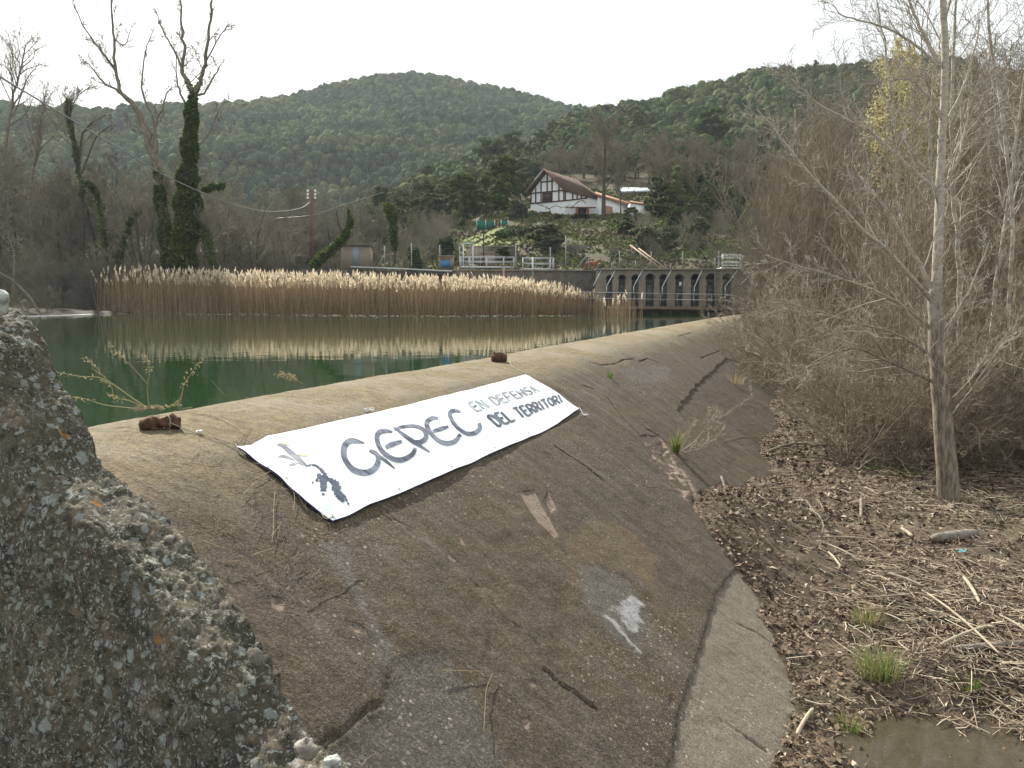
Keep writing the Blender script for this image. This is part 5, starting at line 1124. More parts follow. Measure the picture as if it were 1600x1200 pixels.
m = MB(); q = [at(972, 330, 118), at(1105, 326, 126), at(1105, 297, 126), at(972, 300, 118)]; m.prism([x-k for x in q], HD*5); m.build('wall', M['old_conc'], tr_)
m = MB(); q = [at(968, 301, 117.5), at(1108, 297.5, 125.5), at(1108, 292, 132), at(968, 294, 124)]; m.prism([x-k for x in q], up3*.1); m.build('roof', simple('pale_tin', (.42, .48, .52), (.34, .4, .44), 2, .5), tr_)
gs = empty('green_screen', at(745, 358, 92), 'green netting screen at the back of the lawn', 'screen'); k = np.array(gs.location)
for a, b in ((745, 773), (783, 794)): m = MB(); m.prism([at(a, 359, 92)-k, at(b, 359, 92)-k, at(b, 345.5, 92)-k, at(a, 344.5, 92)-k], HD*.03); m.build('net_panel', simple('green_net', (.02, .16, .10), (.015, .12, .085), 2), gs)
for px in (745, 759, 773, 783, 794): m = MB(); m.bar(at(px, 360, 91.9)-k, at(px, 343.5, 91.9)-k, .08); m.build('post', M['steel'], gs)
C = []; hp = [at(782, 380, 82), at(806, 369, 85)]; t = rng.random(6000)
C = np.outer(1-t, hp[0])+np.outer(t, hp[1])+np.stack([rng.uniform(-.7, .7, 6000), rng.uniform(-.7, .7, 6000), rng.uniform(-.6, 1.0, 6000)], -1); V, Q = quads(C, .14)
link('hedge', mesh_np('hedge', V, Q), M['darkg'], None, 'trimmed dark green hedge beside the lawn below the house', 'hedge')

# ================================================================== horse (seen over the top of the wall)
def skin(name, verts, edges, rad, mat, parent=None, sub=2, root=0):
    me = bpy.data.meshes.new(name); me.from_pydata([tuple(v) for v in verts], edges, []); o = bpy.data.objects.new(name, me); COL.objects.link(o); me.materials.append(mat)
    mo = o.modifiers.new('skin', 'SKIN'); mo.use_smooth_shade = True
    for i, r in enumerate(rad): d = me.skin_vertices[0].data[i]; d.radius = r if isinstance(r, tuple) else (r, r); d.use_root = (i == root)
    s = o.modifiers.new('sub', 'SUBSURF'); s.levels = sub; s.render_levels = sub
    if parent: o.parent = parent
    return o
HV = [(0, 0, 1.05), (.35, 0, 1.06), (.7, 0, 1.1), (-.35, 0, 1.08), (-.62, 0, 1.08), (.95, 0, 1.22), (1.2, 0, 1.3), (1.38, 0, 1.28), (1.5, 0, 1.12), (1.62, 0, .96),
      (.66, .16, .82), (.68, .17, .48), (.67, .17, .12), (.72, .17, .02), (.66, -.16, .82), (.70, -.17, .48), (.68, -.17, .12), (.73, -.17, .02),
      (-.6, .17, .8), (-.48, .18, .62), (-.68, .18, .42), (-.64, .18, .12), (-.58, .18, .02), (-.6, -.17, .8), (-.48, -.18, .62), (-.70, -.18, .42), (-.66, -.18, .12), (-.60, -.18, .02)]
HE = [(0, 1), (1, 2), (0, 3), (3, 4), (2, 5), (5, 6), (6, 7), (7, 8), (8, 9), (2, 10), (10, 11), (11, 12), (12, 13), (2, 14), (14, 15), (15, 16), (16, 17), (4, 18), (18, 19), (19, 20), (20, 21), (21, 22), (4, 23), (23, 24), (24, 25), (25, 26), (26, 27)]
HR = [.30, .28, .25, .31, .27, .17, .13, .12, .10, .075, .13, .06, .045, .055, .13, .06, .045, .055, .17, .11, .07, .045, .055, .17, .11, .07, .045, .055]
hc = simple('chestnut_coat', (.30, .10, .055), (.20, .07, .04), 3, .6)
ho = empty('horse', at(922, 423, 64.9), 'reddish brown horse standing behind the coping left of the arches', 'horse', rz=YAW-.35); ho.scale = (.62, .62, .62); ho.location.z -= .08
skin('body', HV, HE, HR, hc, ho)
skin('mane', [(.8, 0, 1.34), (1.0, 0, 1.42), (1.2, 0, 1.46), (1.34, 0, 1.42)], [(0, 1), (1, 2), (2, 3)], [.04, .055, .05, .03], M['dark_steel'], ho, 1); skin('tail', [(-.86, 0, 1.2), (-.98, 0, 1.0), (-1.0, 0, .7), (-.98, 0, .45)], [(0, 1), (1, 2), (2, 3)], [.05, .07, .07, .03], M['dark_steel'], ho, 1)
for s in (-1, 1): skin('ear', [(1.36, s*.06, 1.36), (1.37, s*.08, 1.50)], [(0, 1)], [.035, .012], hc, ho, 1)

# ================================================================== reed bed
def reeds(name, spots, mat_s, mat_p, label, kind=None, cat=None, seed=3, plume=.6):
    """spots: (px, D, top z)"""
    rg = np.random.default_rng(seed); mb = MB(); PC_ = []; PS_ = []
    V = []; 
    for (x, y, zt_, hp) in spots:
        ln = rg.normal(size=2)*.15; h = zt_+.25
        b = np.array([x, y, -.25]); t = np.array([x+ln[0]*h*.6, y+ln[1]*h*.6, zt_]); m_ = (b+t)/2+np.array([rg.normal()*.03, rg.normal()*.03, 0])
        mb.line([b, m_, t], [.011, .009, .005], 3)
        if hp: V.append((t, rg.uniform(.8, 1.25)))
    o = mb.build(name, mat_s, None, label=label, cat=cat, kind=kind)
    C = []; Qv = []; nn = 0
    for t, s in V:
        tl_ = rg.normal()*.22-.12; ax_ = up3+RT*tl_+HD*rg.normal()*.15; L = rg.uniform(.30, .50)*s
        for j in range(7):
            u = j/6; e = rg.normal(size=3); e[2] *= .3; e /= np.linalg.norm(e); wd = .085*s*math.sin(math.pi*(.18+.72*u)); c = t+ax_*L*(u*.85)+RT*.05*u*u
            C += [c-up3*.07, c+e*wd+up3*.02, c+ax_*.15*s+e*wd*.4, c-e*wd+up3*.03]; Qv.append((nn, nn+1, nn+2, nn+3)); nn += 4
    if C and kind != 'stuff':
        for q in range(0, len(C), 28): link('plume', mesh_np('plume', C[q:q+28], Qv[:7]), mat_p, o)
    elif C: link('plumes', mesh_np('plumes', C, Qv), mat_p, o, kind=kind)
    return o
n = N('dry_reed_stems'); co = n.co('Generated'); rr_ = n.island(); c = n.ramp(rr_, [(0, (.26, .18, .105)), (.5, (.46, .34, .21)), (1, (.62, .50, .34))]); n.done(c, .8)
def add_trans(n, c, f):
    tr = n.t.nodes.new('ShaderNodeBsdfTranslucent'); n.put(tr.inputs[0], c); ms = n.t.nodes.new('ShaderNodeMixShader'); ms.inputs[0].default_value = f
    n.t.links.new(n.b.outputs[0], ms.inputs[1]); n.t.links.new(tr.outputs[0], ms.inputs[2]); n.t.links.new(ms.outputs[0], n.o.inputs[0])
add_trans(n, c, .3); M['reed'] = n.m
n = N('reed_plume_fluff'); c = n.ramp(n.island(), [(0, (.52, .43, .31)), (.6, (.76, .67, .52)), (1, (.88, .80, .66))]); n.done(c, .9); add_trans(n, c, .45); M['plume'] = n.m
rg = np.random.default_rng(8); sp = []
fx_, fy_ = [150, 200, 250, 320, 400, 550, 700, 850, 935], [66, 63.5, 61, 59, 57.5, 55.8, 54.2, 56, 60]
tz = lambda px, D: CAMZ+(468-np.interp(px, [150, 200, 260, 330, 450, 600, 700, 800, 860, 935], [425, 418, 420, 424, 428, 431, 434, 437, 444, 460]))/F*D
while len(sp) < 12500:
    px = rg.uniform(150, 940); e = np.interp(px, [150, 200, 330, 900, 940], [.10, .35, .9, 1, .12])
    if rg.random() > e: continue
    D = np.interp(px, fx_, fy_)+rg.beta(1.1, 1.4)*6.5*e; x, y = xy(px, D); zz = tz(px, D)*rg.uniform(.62, 1.04)-.28
    sp.append((x, y, zz, rg.random() < .16 and zz > tz(px, D)*.70-.25))
reeds('reed_bed', sp, M['reed'], M['plume'], 'wide bed of tall dry tan reeds with pale feathery plumes', 'stuff')
sp = []
for i in range(190):
    px = rg.normal(965, 17); D = rg.uniform(52.5, 56); x, y = xy(px, D); sp.append((x, y, rg.uniform(.5, 1.35), rg.random() < .05))
reeds('reed_clump', sp, M['reed'], M['plume'], 'separate small clump of thin brown reeds in the water before the arches', None, 'reeds', 4)
# floating straw, then the line of foam and painted glare, at the far shore
mb = MB(); 
for i in range(420):
    px = rg.uniform(60, 900); py = np.interp(px, [60, 150, 520, 700, 900], [490, 487.5, 492.5, 494, 492.5])+rg.normal()*1.0; p = atz(px, py, .012); a = rg.normal()*.4+YAW; L_ = rg.uniform(.04, .25); d = np.array([math.cos(a), math.sin(a), 0])*L_; mb.bar(p-d/2, p+d/2, .02, .012)
mb.build('floating_straw', simple('bleached_straw', (.62, .60, .52), (.4, .37, .3), 9), None, label='line of pale floating straw along the foot of the reeds', kind='stuff')
mb = MB(); P1 = [atz(-20, 494.8, .016), atz(40, 494.3, .016), atz(100, 493, .016), atz(146, 490.8, .016)]
for a, b in zip(P1[:-1], P1[1:]): mb.bar(a, b, .55, .02)  # white strip for foam, with the water's glare put into its colour
mb.build('foam_glare_line', simple('white_foam_glare', (.85, .87, .87), (.7, .72, .72), 4), None, label='bright white streak of foam and painted glare on the water by the far left shore', cat='foam')
# dark litter spit of land on the far left
X, Y = np.meshgrid(np.linspace(0, 1, 60), np.linspace(0, 1, 24), indexing='ij'); PX = -60+X*330; PD = 53.5+Y*9+X*3; lat = (PX-800)/F*PD/1.0053
x_ = PD*HD[0]+lat*RT[0]; y_ = PD*HD[1]+lat*RT[1]; zz = -.3+.62*np.sin(np.clip(Y*1.3, 0, 1)*1.57)*np.clip((1-X)*2.2, 0, 1)+.12*fbm(x_, y_, 4)
grid_obj('shore_spit', x_, y_, zz, simple('brown_shore_litter', (.055, .043, .033), (.028, .023, .018), 1.5, .95, 0, .05), kind='structure')
limb_tree('fallen_branch', 'pale dead branch leaning into the water from the far left shore', 57, [([(62, 488), (50, 470), (35, 452), (18, 437), (-5, 424)], .09, .04, 5, .9)], M['pale_limb'], M['pale_limb'], PF, 61, .01, cat='branch')
for i, (px, D) in enumerate(((40, 58), (75, 59), (105, 62), (15, 60), (125, 64))): put(far_s[i % 2], px, D, .42, 'low dry brush on the shore spit', 'dry brush on the far left shore', z=.2)

# ================================================================== riverside thicket on the right
M['twig_red'] = simple('reddish_brown_twigs', (.27, .225, .16), (.17, .14, .10), 1.5, .85, 0, 0, .55)
M['twig_pale_rim'] = simple('pale_grey_sun_rim_twigs', (.42, .37, .28), (.26, .22, .165), 1.2, .85, 0, 0, .5)  # pale twigs, brightened so their colour carries the sun's rim light
M['twig_green'] = simple('greenish_grey_twigs', (.25, .23, .155), (.16, .145, .10), 1.5, .85, 0, 0, .4)
M['bark_pale'] = bark('pale_sapling_bark', (.27, .24, .195), (.17, .15, .12), 4, .5)
PT = dict(n=[1, 14, 7, 5], seg=[10, 7, 5, 4], wob=[.06, .14, .18, .2], trop=[.03, .08, .05, .03], start=[.12, .15, .1], len=[1, .32, .42, .5], ang=[0, .6, .65, .7], rl=.009, apex=.5)
PU = dict(n=[1, 18, 8, 6], seg=[10, 7, 5, 4], wob=[.04, .12, .18, .2], trop=[.02, .07, .05, .03], start=[.15, .15, .1], len=[1, .30, .42, .5], ang=[0, .75, .65, .7], rl=.010, apex=.6)
PV = dict(n=[1, 12, 7, 5], seg=[8, 6, 5, 4], wob=[.13, .17, .2, .22], trop=[-.01, .03, .02, .0], start=[.1, .15, .1], len=[1, .38, .45, .5], ang=[0, .7, .75, .8], rl=.009)
tk = [bare_tree('willow_sapling', PT, 11, .055, 81, .0055, M['twig_green'], M['twig_red'], 'x', 'tree', None, 5, .14, parts=('trunk', 'crown')),
      bare_tree('willow_sapling', PT, 9, .045, 82, .005, M['bark_pale'], M['twig_red'], 'x', 'tree', None, 6, .2, parts=('trunk', 'crown')),
      bare_tree('poplar_sapling', PU, 13, .085, 83, .0055, M['bark_pale'], M['twig_pale_rim'], 'x', 'tree', None, 1, .05),
      bare_tree('riverside_shrub', PV, 4.6, .022, 84, .0038, M['twig_green'], M['twig_pale_rim'], 'x', 'shrub', None, 9, .55, parts=('stems', 'twigs')),
      bare_tree('riverside_shrub', PV, 3.6, .02, 85, .0035, M['twig_red'], M['twig_red'], 'x', 'shrub', None, 10, .6, parts=('stems', 'twigs'))]
TH = [11, 9, 13, 4.6, 3.6]
rr3 = random.Random(9)
def bz(x, y): return float(bed_z(np.array([x+bend(y)]), np.array([y]))[0])
GA = 'willow saplings in the riverside thicket'; GB = 'pale poplar saplings in the riverside thicket'; GC = 'low shrubs filling the riverside thicket'
topy = lambda px: np.interp(px, [1180, 1215, 1260, 1330, 1400, 1500, 1700], [330, 215, 130, 108, 70, 20, -30])
def tput(k, px, D, label, group, hs=None, dzr=0):
    x, y = xy(px, D); z = bz(x, y) if D < 58 else float(hill_z(np.array(x), np.array(y))); 
    if hs is None: hs = (zof(topy(px)+rr3.uniform(-15, 130), D)-z)/TH[k]
    return put(tk[k], px, D, min(hs, 1.5), label, group, z=z)
for i in range(104):
    px = rr3.uniform(1235, 1720) if i < 80 else rr3.uniform(1205, 1300); D = rr3.uniform(22, 60)
    if px < 1300: D = rr3.uniform(34, 62)
    tput(rr3.choice([0, 1]), px, D, 'slender multi stemmed brown sapling in the thicket', GA)
for i in range(20):
    px = rr3.uniform(1330, 1720); D = rr3.uniform(20, 48); tput(2, px, D, 'thin pale barked sapling in the thicket', GB)
for i in range(96):
    px = rr3.uniform(1215, 1750); D = rr3.uniform(19, 50)
    if px > 1420 and rr3.random() < .35: D = rr3.uniform(14.5, 20)
    if i % 8 == 0: px = rr3.uniform(1228, 1262); D = rr3.uniform(22, 44)
    tput(rr3.choice([3, 4]), px, D, 'low tangled leafless shrub in the thicket', GC, rr3.uniform(.6, 1.15))
for i in range(70):
    px = rr3.uniform(1290, 1720); D = rr3.uniform(14.5, 26); tput(rr3.choice([3, 4, 4]), px, D, 'fine twiggy shrub at the thicket front', 'shrubs at the front of the riverside thicket', rr3.uniform(.45, .95))
for i in range(16):
    px = rr3.uniform(1400, 1720); D = rr3.uniform(15.5, 22); tput(rr3.choice([0, 1]), px, D, 'thin stemmed sapling at the thicket front', 'saplings at the front of the riverside thicket', rr3.uniform(.4, .75))
n = N('poplar_bark'); co = n.co(); sx = n.t.nodes.new('ShaderNodeSeparateXYZ'); n.put(sx.inputs[0], co); z_ = sx.outputs[2]
lowc = n.mix(n.rng(n.noise(n.co('Object', (1, 1, .22)), 22, 5, .7), .4, .6), (.11, .09, .065), (.25, .215, .165)); hic = n.mix(n.rng(n.noise(n.co('Object', (1, 1, 3)), 9, 6, .7), .40, .66), (.46, .43, .36), (.26, .235, .19))
c = n.mix(n.rng(n.math('ADD', z_, n.math('MULTIPLY', n.noise(co, 3, 3), 1.2)), 3.2, 4.6), lowc, hic); n.bump(n.noise(n.co('Object', (1, 1, .3)), 30, 4), .9, .02); M['poplar'] = n.done(c, .9)
n = N('pale_limb_bark'); c = n.mix(n.rng(n.noise(n.co(), 6, 5), .4, .6), (.44, .41, .35), (.24, .215, .18)); M['plimb'] = n.done(c, .85)
PG = dict(n=[1, 6, 8, 5], seg=[7, 7, 5, 4], wob=[.05, .12, .16, .18], trop=[0, .05, .04, .03], start=[.15, .15, .1], len=[1, .35, .42, .45], ang=[0, .6, .65, .7], rl=.008)
pop = limb_tree('poplar_tree', 'large poplar with a thick brown lower trunk and pale upper stem', 12.5, [
 ([(1490, 812), (1483, 770), (1477, 700), (1470, 620), (1464, 540), (1461, 455)], .185, .098, 8, 2.), ([(1461, 462), (1464, 430), (1467, 360), (1469, 290), (1473, 200), (1477, 100), (1474, 0), (1476, -140), (1480, -300)], .088, .035, 16, 2.4),
 ([(1462, 462), (1454, 445), (1433, 404), (1408, 367), (1387, 329), (1367, 304), (1350, 288)], .038, .014, 12, 1.3), ([(1467, 300), (1433, 271, .1), (1392, 233, .2), (1350, 200, .3), (1287, 167, .5), (1258, 142, .6), (1237, 125, .6)], .030, .008, 16, 1.3),
 ([(1471, 180), (1450, 150), (1425, 127), (1395, 124)], .028, .009, 11, 1.1), ([(1469, 100), (1446, 62), (1429, 21), (1412, -20)], .036, .014, 11, 1.3), ([(1470, 105), (1430, 70), (1392, 46), (1350, 33), (1317, 25), (1300, 8)], .024, .006, 12, .9),
 ([(1477, 292), (1496, 250), (1510, 196), (1516, 150)], .026, .009, 10, 1.1), ([(1462, 480), (1400, 405, -.3), (1350, 360, -.5), (1300, 308, -.7), (1250, 255, -.8), (1225, 221, -.8), (1183, 171, -.8)], .036, .009, 20, 1.2),
 ([(1463, 520), (1400, 470), (1330, 440), (1255, 418), (1195, 398)], .026, .006, 14, 1.1), ([(1464, 560), (1400, 522, .3), (1320, 500, .5), (1250, 478, .6), (1190, 470, .6)], .03, .007, 12, 1.), ([(1466, 600), (1410, 575), (1340, 545), (1285, 560), (1240, 590)], .03, .007, 12, .9),
 ([(1465, 530), (1500, 480), (1525, 430), (1545, 380)], .028, .008, 8, 1.), ([(1472, 640), (1520, 590), (1560, 540), (1590, 500)], .022, .007, 8, .9), ([(1473, 1*200), (1500, 150), (1520, 90), (1530, 30)], .03, .01, 8, 1.1)],
 M['poplar'], M['plimb'], PG, 91, .0036)
for i, (pp, D, r0, lab) in enumerate((([(1510, 800), (1505, 700), (1502, 560), (1499, 430), (1492, 300), (1486, 200), (1491, 60), (1497, -80)], 17, .075, 'thinner pale poplar just behind and right of the large poplar'),
        ([(1598, 740), (1588, 600), (1576, 480), (1582, 330), (1563, 170), (1542, 0), (1530, -100)], 15.5, .05, 'whitish slender poplar near the right edge leaning left'), ([(1545, 790), (1540, 640), (1553, 480), (1572, 330), (1592, 200), (1610, 60)], 16.5, .05, 'slender poplar near the right edge leaning right'),
        ([(1425, 640), (1418, 500), (1405, 360), (1400, 220), (1385, 90), (1370, 0)], 24, .06, 'pale thin poplar left of the large poplar trunk'))):
    limb_tree('poplar_tree', lab, D, [(pp, r0, .018, 24, 1.9)], M['plimb'], M['plimb'], PG, 95+i, .0042)
ct = limb_tree('catkin_tree', 'tree hung with pale yellow green catkins behind the large poplar', 26, [([(1440, 560), (1432, 450), (1420, 330), (1405, 220), (1400, 130)], .09, .03, 20, 3.0), ([(1425, 380), (1395, 300), (1375, 240), (1370, 190)], .04, .015, 10, 2.), ([(1425, 380), (1450, 290), (1460, 210), (1462, 150)], .04, .015, 10, 2.)], M['twig_green'], M['twig_green'], PG, 99, .006)
me = [c for c in ct.children if c.name.startswith('crown')][0].data; co_ = np.empty(len(me.vertices)*3, np.float32); me.vertices.foreach_get('co', co_); co_ = co_.reshape(-1, 3); o_ = np.array(ct.location)
px_, D_ = pxD(co_[:, 0]+o_[0], co_[:, 1]+o_[1]); zz = co_[:, 2]+o_[2]; py_ = 468-(zz-CAMZ)/D_*F
wgt = np.exp(-(((px_-1405)/48)**2))*((py_ < 330)); sel = rng.random(len(co_)) < wgt*.55; V, Q = quads(co_[sel]+rng.normal(size=(sel.sum(), 3))*.05-[0, 0, .02], .045, 0, 2.2)
link('catkins', mesh_np('catkins', V, Q), foliage('catkin_yellow', (.42, .38, .18), (.66, .60, .34), None, .4), ct)

# ================================================================== litter, sticks, grass on the riverbed
def bhz(px, py):
    r = ray(px, py); t = 1.
    p = atz(px, py, -2.2)
    for _ in range(12): z = bz(p[0], p[1]); p = atz(px, py, z)
    return p
rg = np.random.default_rng(21); n_ = 130000; ry = 5+19*rg.random(n_)**1.6; rx = -2.4+rg.random(n_)*(3.3+ry*.85)
zz = bed_z(rx+bend(ry), ry); wz = weir_z(rx, ry); ok = (zz > wz-.02) & (zz > PZ-.12) & ((zz > PZ-.02) | (rg.random(n_) < .4)) & (fbm(rx*.9, ry*.9, 3)+.45 > rg.random(n_)*.6-.15); C = np.stack([rx, ry, zz+rg.uniform(.0, .045, n_)], -1)[ok]
rng = np.random.default_rng(22); V, Q = quads(C, np.clip(.018+.0015*C[:, 1], 0, .07), .72, 1.4); V = V.reshape(-1, 4, 3); cu = rng.uniform(-.004, .02, len(V)); V[:, 1, 2] += cu; V[:, 3, 2] += cu*rng.uniform(.2, 1.4, len(V)); V = C[:, None]+(V-C[:, None])*np.where(rng.random(len(V)) < .25, 1.6, rng.uniform(.5, 1.05, len(V)))[:, None, None]
n = N('dry_leaves'); c = n.ramp(n.island(), [(0, (.05, .034, .023)), (.4, (.11, .074, .048)), (.75, (.18, .13, .088)), (.93, (.28, .22, .155)), (1, (.42, .37, .29))]); n.done(c, .8); M['leafl'] = n.m
link('leaf_litter', mesh_np('leaf_litter', V.reshape(-1, 3), Q), n.m, None, 'thick litter of dry brown leaves at the foot of the weir', kind='stuff')
mb = MB(); n = N('dry_stick_debris'); c = n.ramp(n.island(), [(0, (.10, .08, .06)), (.35, (.24, .19, .135)), (.75, (.42, .35, .26)), (1, (.62, .55, .43))]); n.done(c, .8); M['stick'] = n.m
cnt = 0
while cnt < 26000:
    y = 6+14*rg.random()**1.2; x = -1+rg.random()*(1.5+y*.85); z = bz(x, y)
    if z < weir_z(x, y) or z < PZ-.03: continue
    den = .25+1.3*(vn(x*.8+5, y*.8)+.3)+(.5 if x > 0 and 6.5 < y < 11 else 0)
    if rg.random() > den*min(1, max(.12, (x-.1)/1.3)): continue
    L_ = min(.9, rg.exponential(.13)+.04); a = rg.uniform(0, 6.28); d = np.array([math.cos(a), math.sin(a), rg.normal()*.12])*L_/2; c = np.array([x, y, z+.025+rg.random()*.05]); r_ = rg.uniform(.002, .0058)
    mb.line([c-d, c+rg.normal(size=3)*L_*.06*[1, 1, .3], c+d], [r_, r_, r_*.6], 3); cnt += 1
mb.build('stick_debris', M['stick'], None, label='mat of broken dry reed stalks and twigs left by floods', kind='stuff')
up3 = np.array([0, 0, 1.])
def blog(name, a, b, r, mat, label, cat, seed, rough=.3, dz=.0, bow=0.): return log(name, bhz(*a)+up3*(r*.7+dz), bhz(*b)+up3*(r*.7+dz), r, mat, label, cat, rough*.45, seed, bow=bow)
blog('log', (1456, 848), (1526, 838), .065, M['grey_wood'], 'half buried grey log lying below the base of the large poplar', 'log', 31)
blog('log', (1488, 1018), (1640, 1006), .034, M['grey_wood'], 'long grey brown driftwood pole lying beside the puddle', 'log', 32, .2, 0)
M['pale_stick'] = simple('bleached_stick', (.44, .38, .29), (.28, .235, .175), 10)
GS = [((1466, 1018), (1546, 986), .012, 'straight tan stick propped across the driftwood pole'), ((1276, 852), (1336, 878), .012, 'pale arched stick near the middle of the debris'), ((1294, 870), (1313, 893), .014, 'short whitish stick below the pale arched stick'),
      ((1388, 904), (1440, 924), .016, 'bright white peeled stick in the middle of the reed debris'), ((1408, 833), (1424, 845), .022, 'short bright white wood splinter above the peeled stick'), ((1272, 846), (1378, 852), .010, 'long pale stick lying level across the debris'),
      ((1245, 1158), (1270, 1118), .016, 'pale stick with a forked top near the foot of the weir'), ((1345, 785), (1345, 815), .022, 'grey upright stub standing in the litter'), ((1505, 910), (1530, 950), .018, 'pale split stick left of the blue green scrap'), ((1440, 930), (1560, 1030), .011, 'thin tan cane slanting down to the driftwood pole'),
      ((1562, 970), (1610, 1000), .012, 'white cane near the right edge above the driftwood pole'), ((1240, 820), (1290, 830), .010, 'thin dark twig beside the weir foot'), ((1120, 745), (1138, 795), .02, 'dark stub of wood lodged against the weir')]
for i, (a, b, r_, lb) in enumerate(GS): blog('stick', a, b, r_, M['pale_stick'] if i not in (7, 11, 12) else M['grey_wood'], lb, 'stick', 40+i, .15, .05, .03)
p = bhz(1503, 866); mb = MB(); Cc = []
for i in range(6):
    for j in range(4): Cc.append(p+RT*(i*.04-.10)+HD*(j*.03)+up3*(.03+.02*math.sin(i*2.1+j)))
mb.add(Cc, [(i*4+j, i*4+j+1, i*4+j+5, i*4+j+4) for i in range(5) for j in range(3)]); mb.build('plastic_scrap', simple('teal_plastic', (.10, .34, .36), (.07, .26, .28), 8, .4), None, label='crumpled blue green plastic scrap in the debris', cat='litter')
for L_, r_, lb in (([(1195, 703), (1240, 702), (1290, 706), (1335, 704), (1360, 697), (1392, 712)], .03, 'grey arching dead branch low over the litter left of the poplar'), ([(1340, 731), (1372, 722), (1400, 724), (1424, 740)], .025, 'darker fallen branch above the green moss patch'), ([(1240, 780), (1260, 800), (1285, 838), (1275, 850)], .015, 'bent fallen twig near the weir foot')):
    P = np.array([bhz(x, y+8)+up3*(.22 if 0 < i < len(L_)-1 else .04) for i, (x, y) in enumerate(L_)]); mb = MB(); C_ = cat_pts(P-P[0], 5); C_[1:-1] += rg.normal(size=C_[1:-1].shape)*.01; mb.line(C_, np.linspace(r_, r_*.4, len(C_)), 6)
    out = [[] for _ in PF['n']]; kids(out, C_, np.linspace(r_, r_*.5, len(C_)), 1., 0, PF, rg, .003, 9, .2); [add_lines(mb, l, 3) for l in out]; o = mb.build('fallen_branch', M['grey_wood'], None, True, label=lb, cat='branch'); o.location = tuple(P[0])
def tuft(name, base, n, h, sp_, mat, label, seed, cat='grass', lean=.5, w_=.006, dryf=0, mat2=None):
    rg = np.random.default_rng(seed); r = empty(name, base, label, cat) if mat2 else None
    for mt, num, nm in ((mat, n, 'blades'),)+(((mat2, dryf, 'dry_blades'),) if mat2 else ()):
        V = []; Q = []; k = 0
        for i in range(num):
            a = rg.uniform(0, 6.28); q = np.array([math.cos(a), math.sin(a), 0])*sp_*math.sqrt(rg.random()); L_ = h*rg.uniform(.5, 1.1); b = rg.uniform(0, 6.28); dr = q/(sp_+1e-6)*lean+np.array([math.cos(b), math.sin(b), 0])*.3; e = np.array([-math.sin(b), math.cos(b), 0])*w_/2
            for j in range(4):
                t = j/3; c = q+up3*L_*(t-.35*t*t*np.linalg.norm(dr))+dr*L_*t*t; V += [c-e*(1-t*.9), c+e*(1-t*.9)]
            Q += [(k+2*j, k+2*j+1, k+2*j+3, k+2*j+2) for j in range(3)]; k += 8
        me = mesh_np(nm if r else name, V, Q)
        if r: link(nm, me, mt, r)
        else: o = link(name, me, mt, None, label, cat); o.location = tuple(base); return o
    return r
M['grass'] = foliage('green_grass', (.07, .12, .02), (.20, .30, .06), None, .35); M['straw'] = foliage('dry_straw_grass', (.25, .20, .11), (.50, .42, .26), None, .35)
tuft('grass_tuft', bhz(1372, 1058), 260, .30, .17, M['grass'], 'bright green grass tuft with straw blades at the edge of the puddle', 1, dryf=160, mat2=M['straw'], w_=.007)
tuft('grass_tuft', bhz(1355, 975), 80, .22, .14, M['grass'], 'thin faded grass tuft uphill of the bright green tuft', 2, dryf=150, mat2=M['straw'])
tuft('grass_tuft', bhz(1325, 1140), 70, .16, .10, M['grass'], 'small green sprig near the foot of the weir left of the puddle', 3, dryf=50, mat2=M['straw']); tuft('grass_tuft', bhz(1508, 1072), 90, .12, .12, M['grass'], 'low green tuft at the far edge of the puddle', 4)
tuft('grass_tuft', bhz(1395, 738), 900, .14, .5, M['grass'], 'mossy green patch of grass left of the poplar base', 5, w_=.012); tuft('grass_tuft', bhz(1270, 580), 1200, .35, 1.2, M['grass'], 'green patch glimpsed under the thicket beside the far weir', 6, w_=.03)
tuft('grass_tuft', hit(1056, 708), 60, .42, .05, M['grass'], 'green and straw grass tuft rooted in a crack of the weir face', 7, dryf=26, mat2=M['straw'], lean=.35, w_=.014)
tuft('grass_tuft', hit(953, 590), 30, .16, .05, M['grass'], 'tiny green sprig under the broken ledge of the weir crest', 8, w_=.012); tuft('grass_tuft', hit(1150, 600), 60, .4, .2, M['straw'], 'rusty dry grass in the broken hollow of the weir face', 9, w_=.012)
limb_tree('dry_weed', 'spiky bare grey weed growing beside the grass tuft on the weir', float(hit(1064, 705)@HD), [([(1060, 708), (1085, 690), (1105, 665), (1118, 645)], .008, .003, 10, .35), ([(1062, 708), (1075, 680), (1085, 655)], .007, .003, 8, .3), ([(1064, 708), (1100, 698), (1128, 672)], .007, .003, 8, .3)], M['pale_stick'], M['pale_stick'], PG, 14, .0035, cat='weed')
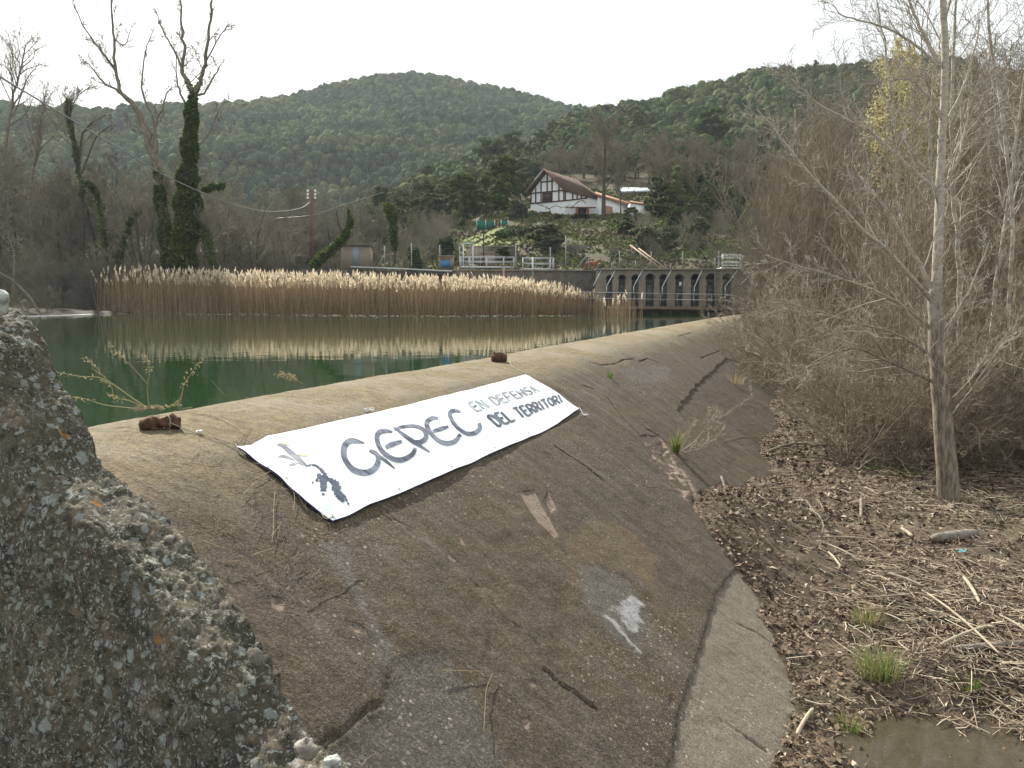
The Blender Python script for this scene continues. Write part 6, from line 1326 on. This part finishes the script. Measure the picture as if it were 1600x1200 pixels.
# dry grasses on the crest against the water
b0 = hit(233, 640); Db = float(b0@HD); z7 = lambda X_, Y_: (X_/3, 440+Y_/3)
ST = [[(700, 595), (690, 500), (700, 430), (690, 370), (670, 345)], [(690, 590), (560, 505), (500, 460), (440, 392), (400, 355)], [(680, 592), (500, 462), (380, 445), (270, 425)], [(680, 600), (500, 580), (400, 550), (330, 540)], [(800, 582), (850, 545), (860, 490), (910, 410), (945, 355)], [(693, 480), (620, 400), (560, 340), (515, 300)], [(530, 530), (520, 490), (470, 455)], [(690, 598), (610, 560), (540, 545), (500, 520)], [(860, 500), (850, 530), (830, 570), (780, 590)]]
dg = empty('dry_grass', b0, 'clump of tall dry seeding grass stalks on the crest against the green water', 'grass'); mb = MB(); SC = []
for P in ST:
    C_ = cat_pts([at(*z7(*q), Db)-b0 for q in P], 6); mb.line(C_, np.linspace(.0045, .002, len(C_)), 4)
    for q in C_[len(C_)//2:]:
        for _ in range(3): SC.append(q+rg.normal(size=3)*[.016, .016, .014]+[0, 0, -.006])
mb.build('stalks', simple('straw_stalk', (.45, .38, .20), (.30, .27, .13), 20), dg); V, Q = quads(np.array(SC), .011, 0, 2.6); link('seed_heads', mesh_np('seed_heads', V, Q), M['straw'], dg)
V = []; mb = MB()
for i in range(90):
    a = rg.uniform(0, 6.28); q = np.array([math.cos(a)*.14*rg.random(), math.sin(a)*.14*rg.random(), .02*rg.random()]); b = rg.uniform(0, 6.28); e = np.array([math.cos(b), math.sin(b), .1])*.05; mb.line([q-e, q+[0, 0, .025*rg.random()], q+e], [.0016]*3, 3)
mb.build('root_mat', M['straw'], dg)
o = tube_thing('dry_stalk', [at(*z7(1055, 535), 8.3), at(*z7(1020, 495), 8.3), at(*z7(990, 462), 8.3)], .003, M['straw'], 'single short dry stalk leaning over the crest edge', 'grass', 4)
sx_ = [at(*z7(*q), 9.2) for q in ((1420, 480), (1390, 462), (1360, 448), (1310, 432))]; mb = MB(); C_ = cat_pts(np.array(sx_)-sx_[0], 6); mb.line(C_, np.linspace(.004, .002, len(C_)), 4); o = mb.build('dry_stalk', M['straw'], None, label='drooping straw seed head at the crest edge above the banner', cat='grass'); o.location = tuple(sx_[0])
V, Q = quads(np.repeat(C_[8:], 12, 0)+rg.normal(size=((len(C_)-8)*12, 3))*.02, .012, 0, 2.8); link('seed_head', mesh_np('seed_head', V, Q), M['straw'], o)
# wisps of dead roots and straw lying on the concrete
mb = MB(); BQ = hits([(370, 700), (822, 585), (905, 638), (520, 813)]); W_ = [((282, 645), (330, 650), (362, 664), (388, 668)), ((388, 668), (378, 684), (366, 694)), ((352, 660), (368, 668), (384, 680)), ((392, 668), (380, 690), (372, 700)), ((300, 716), (310, 706), (306, 716)), ((430, 770), (428, 790), (427, 830), (425, 850)), ((445, 755), (460, 775), (458, 800)), ((395, 752), (410, 745), (425, 738)),
     ((380, 775), (395, 760), (403, 757)), ((560, 890), (500, 915), (470, 925)), ((530, 946), (560, 960), (575, 985)), ((640, 812), (620, 800), (600, 795)), ((770, 1055), (760, 1080), (758, 1110), (756, 1145)), ((700, 1045), (690, 1050), (755, 1052)), ((1130, 690), (1160, 683), (1190, 684)), ((590, 1180), (575, 1188), (565, 1200))]
for P in W_: mb.line(cat_pts([hit(x, y)+up3*.012 for x, y in P], 5), .0022, 3)
for i in range(520):
    py = rg.uniform(600, 900); px = rg.uniform(160, 520); p = hit(px, py); 
    if p[0] > -2.2 or p[0] < -5.1 or p[1] < 3.1 or pdist(np.array([p[0]]), np.array([p[1]]), BQ)[0] < .05: continue
    a = rg.uniform(0, 6.28); L_ = rg.exponential(.025)+.012; q = [p+np.array([math.cos(a), math.sin(a), 0])*t*L_+np.array([rg.normal()*.006, rg.normal()*.006, 0]) for t in (-1, 0, 1)]
    for v in q: v[2] = weir_z(v[0], v[1])+.02
    mb.line(q, .0012, 3)
mb.build('straw_wisps', M['straw'], None, label='scattered wisps of straw and dead rootlets lying on the weir', kind='stuff')

# ================================================================== air
n = N('haze_air'); n.t.nodes.remove(n.b); pv_ = n.t.nodes.new('ShaderNodeVolumePrincipled'); pv_.inputs['Color'].default_value = (.80, .90, 1, 1); pv_.inputs['Density'].default_value = .00026; pv_.inputs['Anisotropy'].default_value = .0; n.t.links.new(pv_.outputs[0], n.o.inputs['Volume'])
mb = MB(); mb.box((-150, 250, 110), (1500, 1100, 240)); mb.build('haze', n.m, kind='stuff')
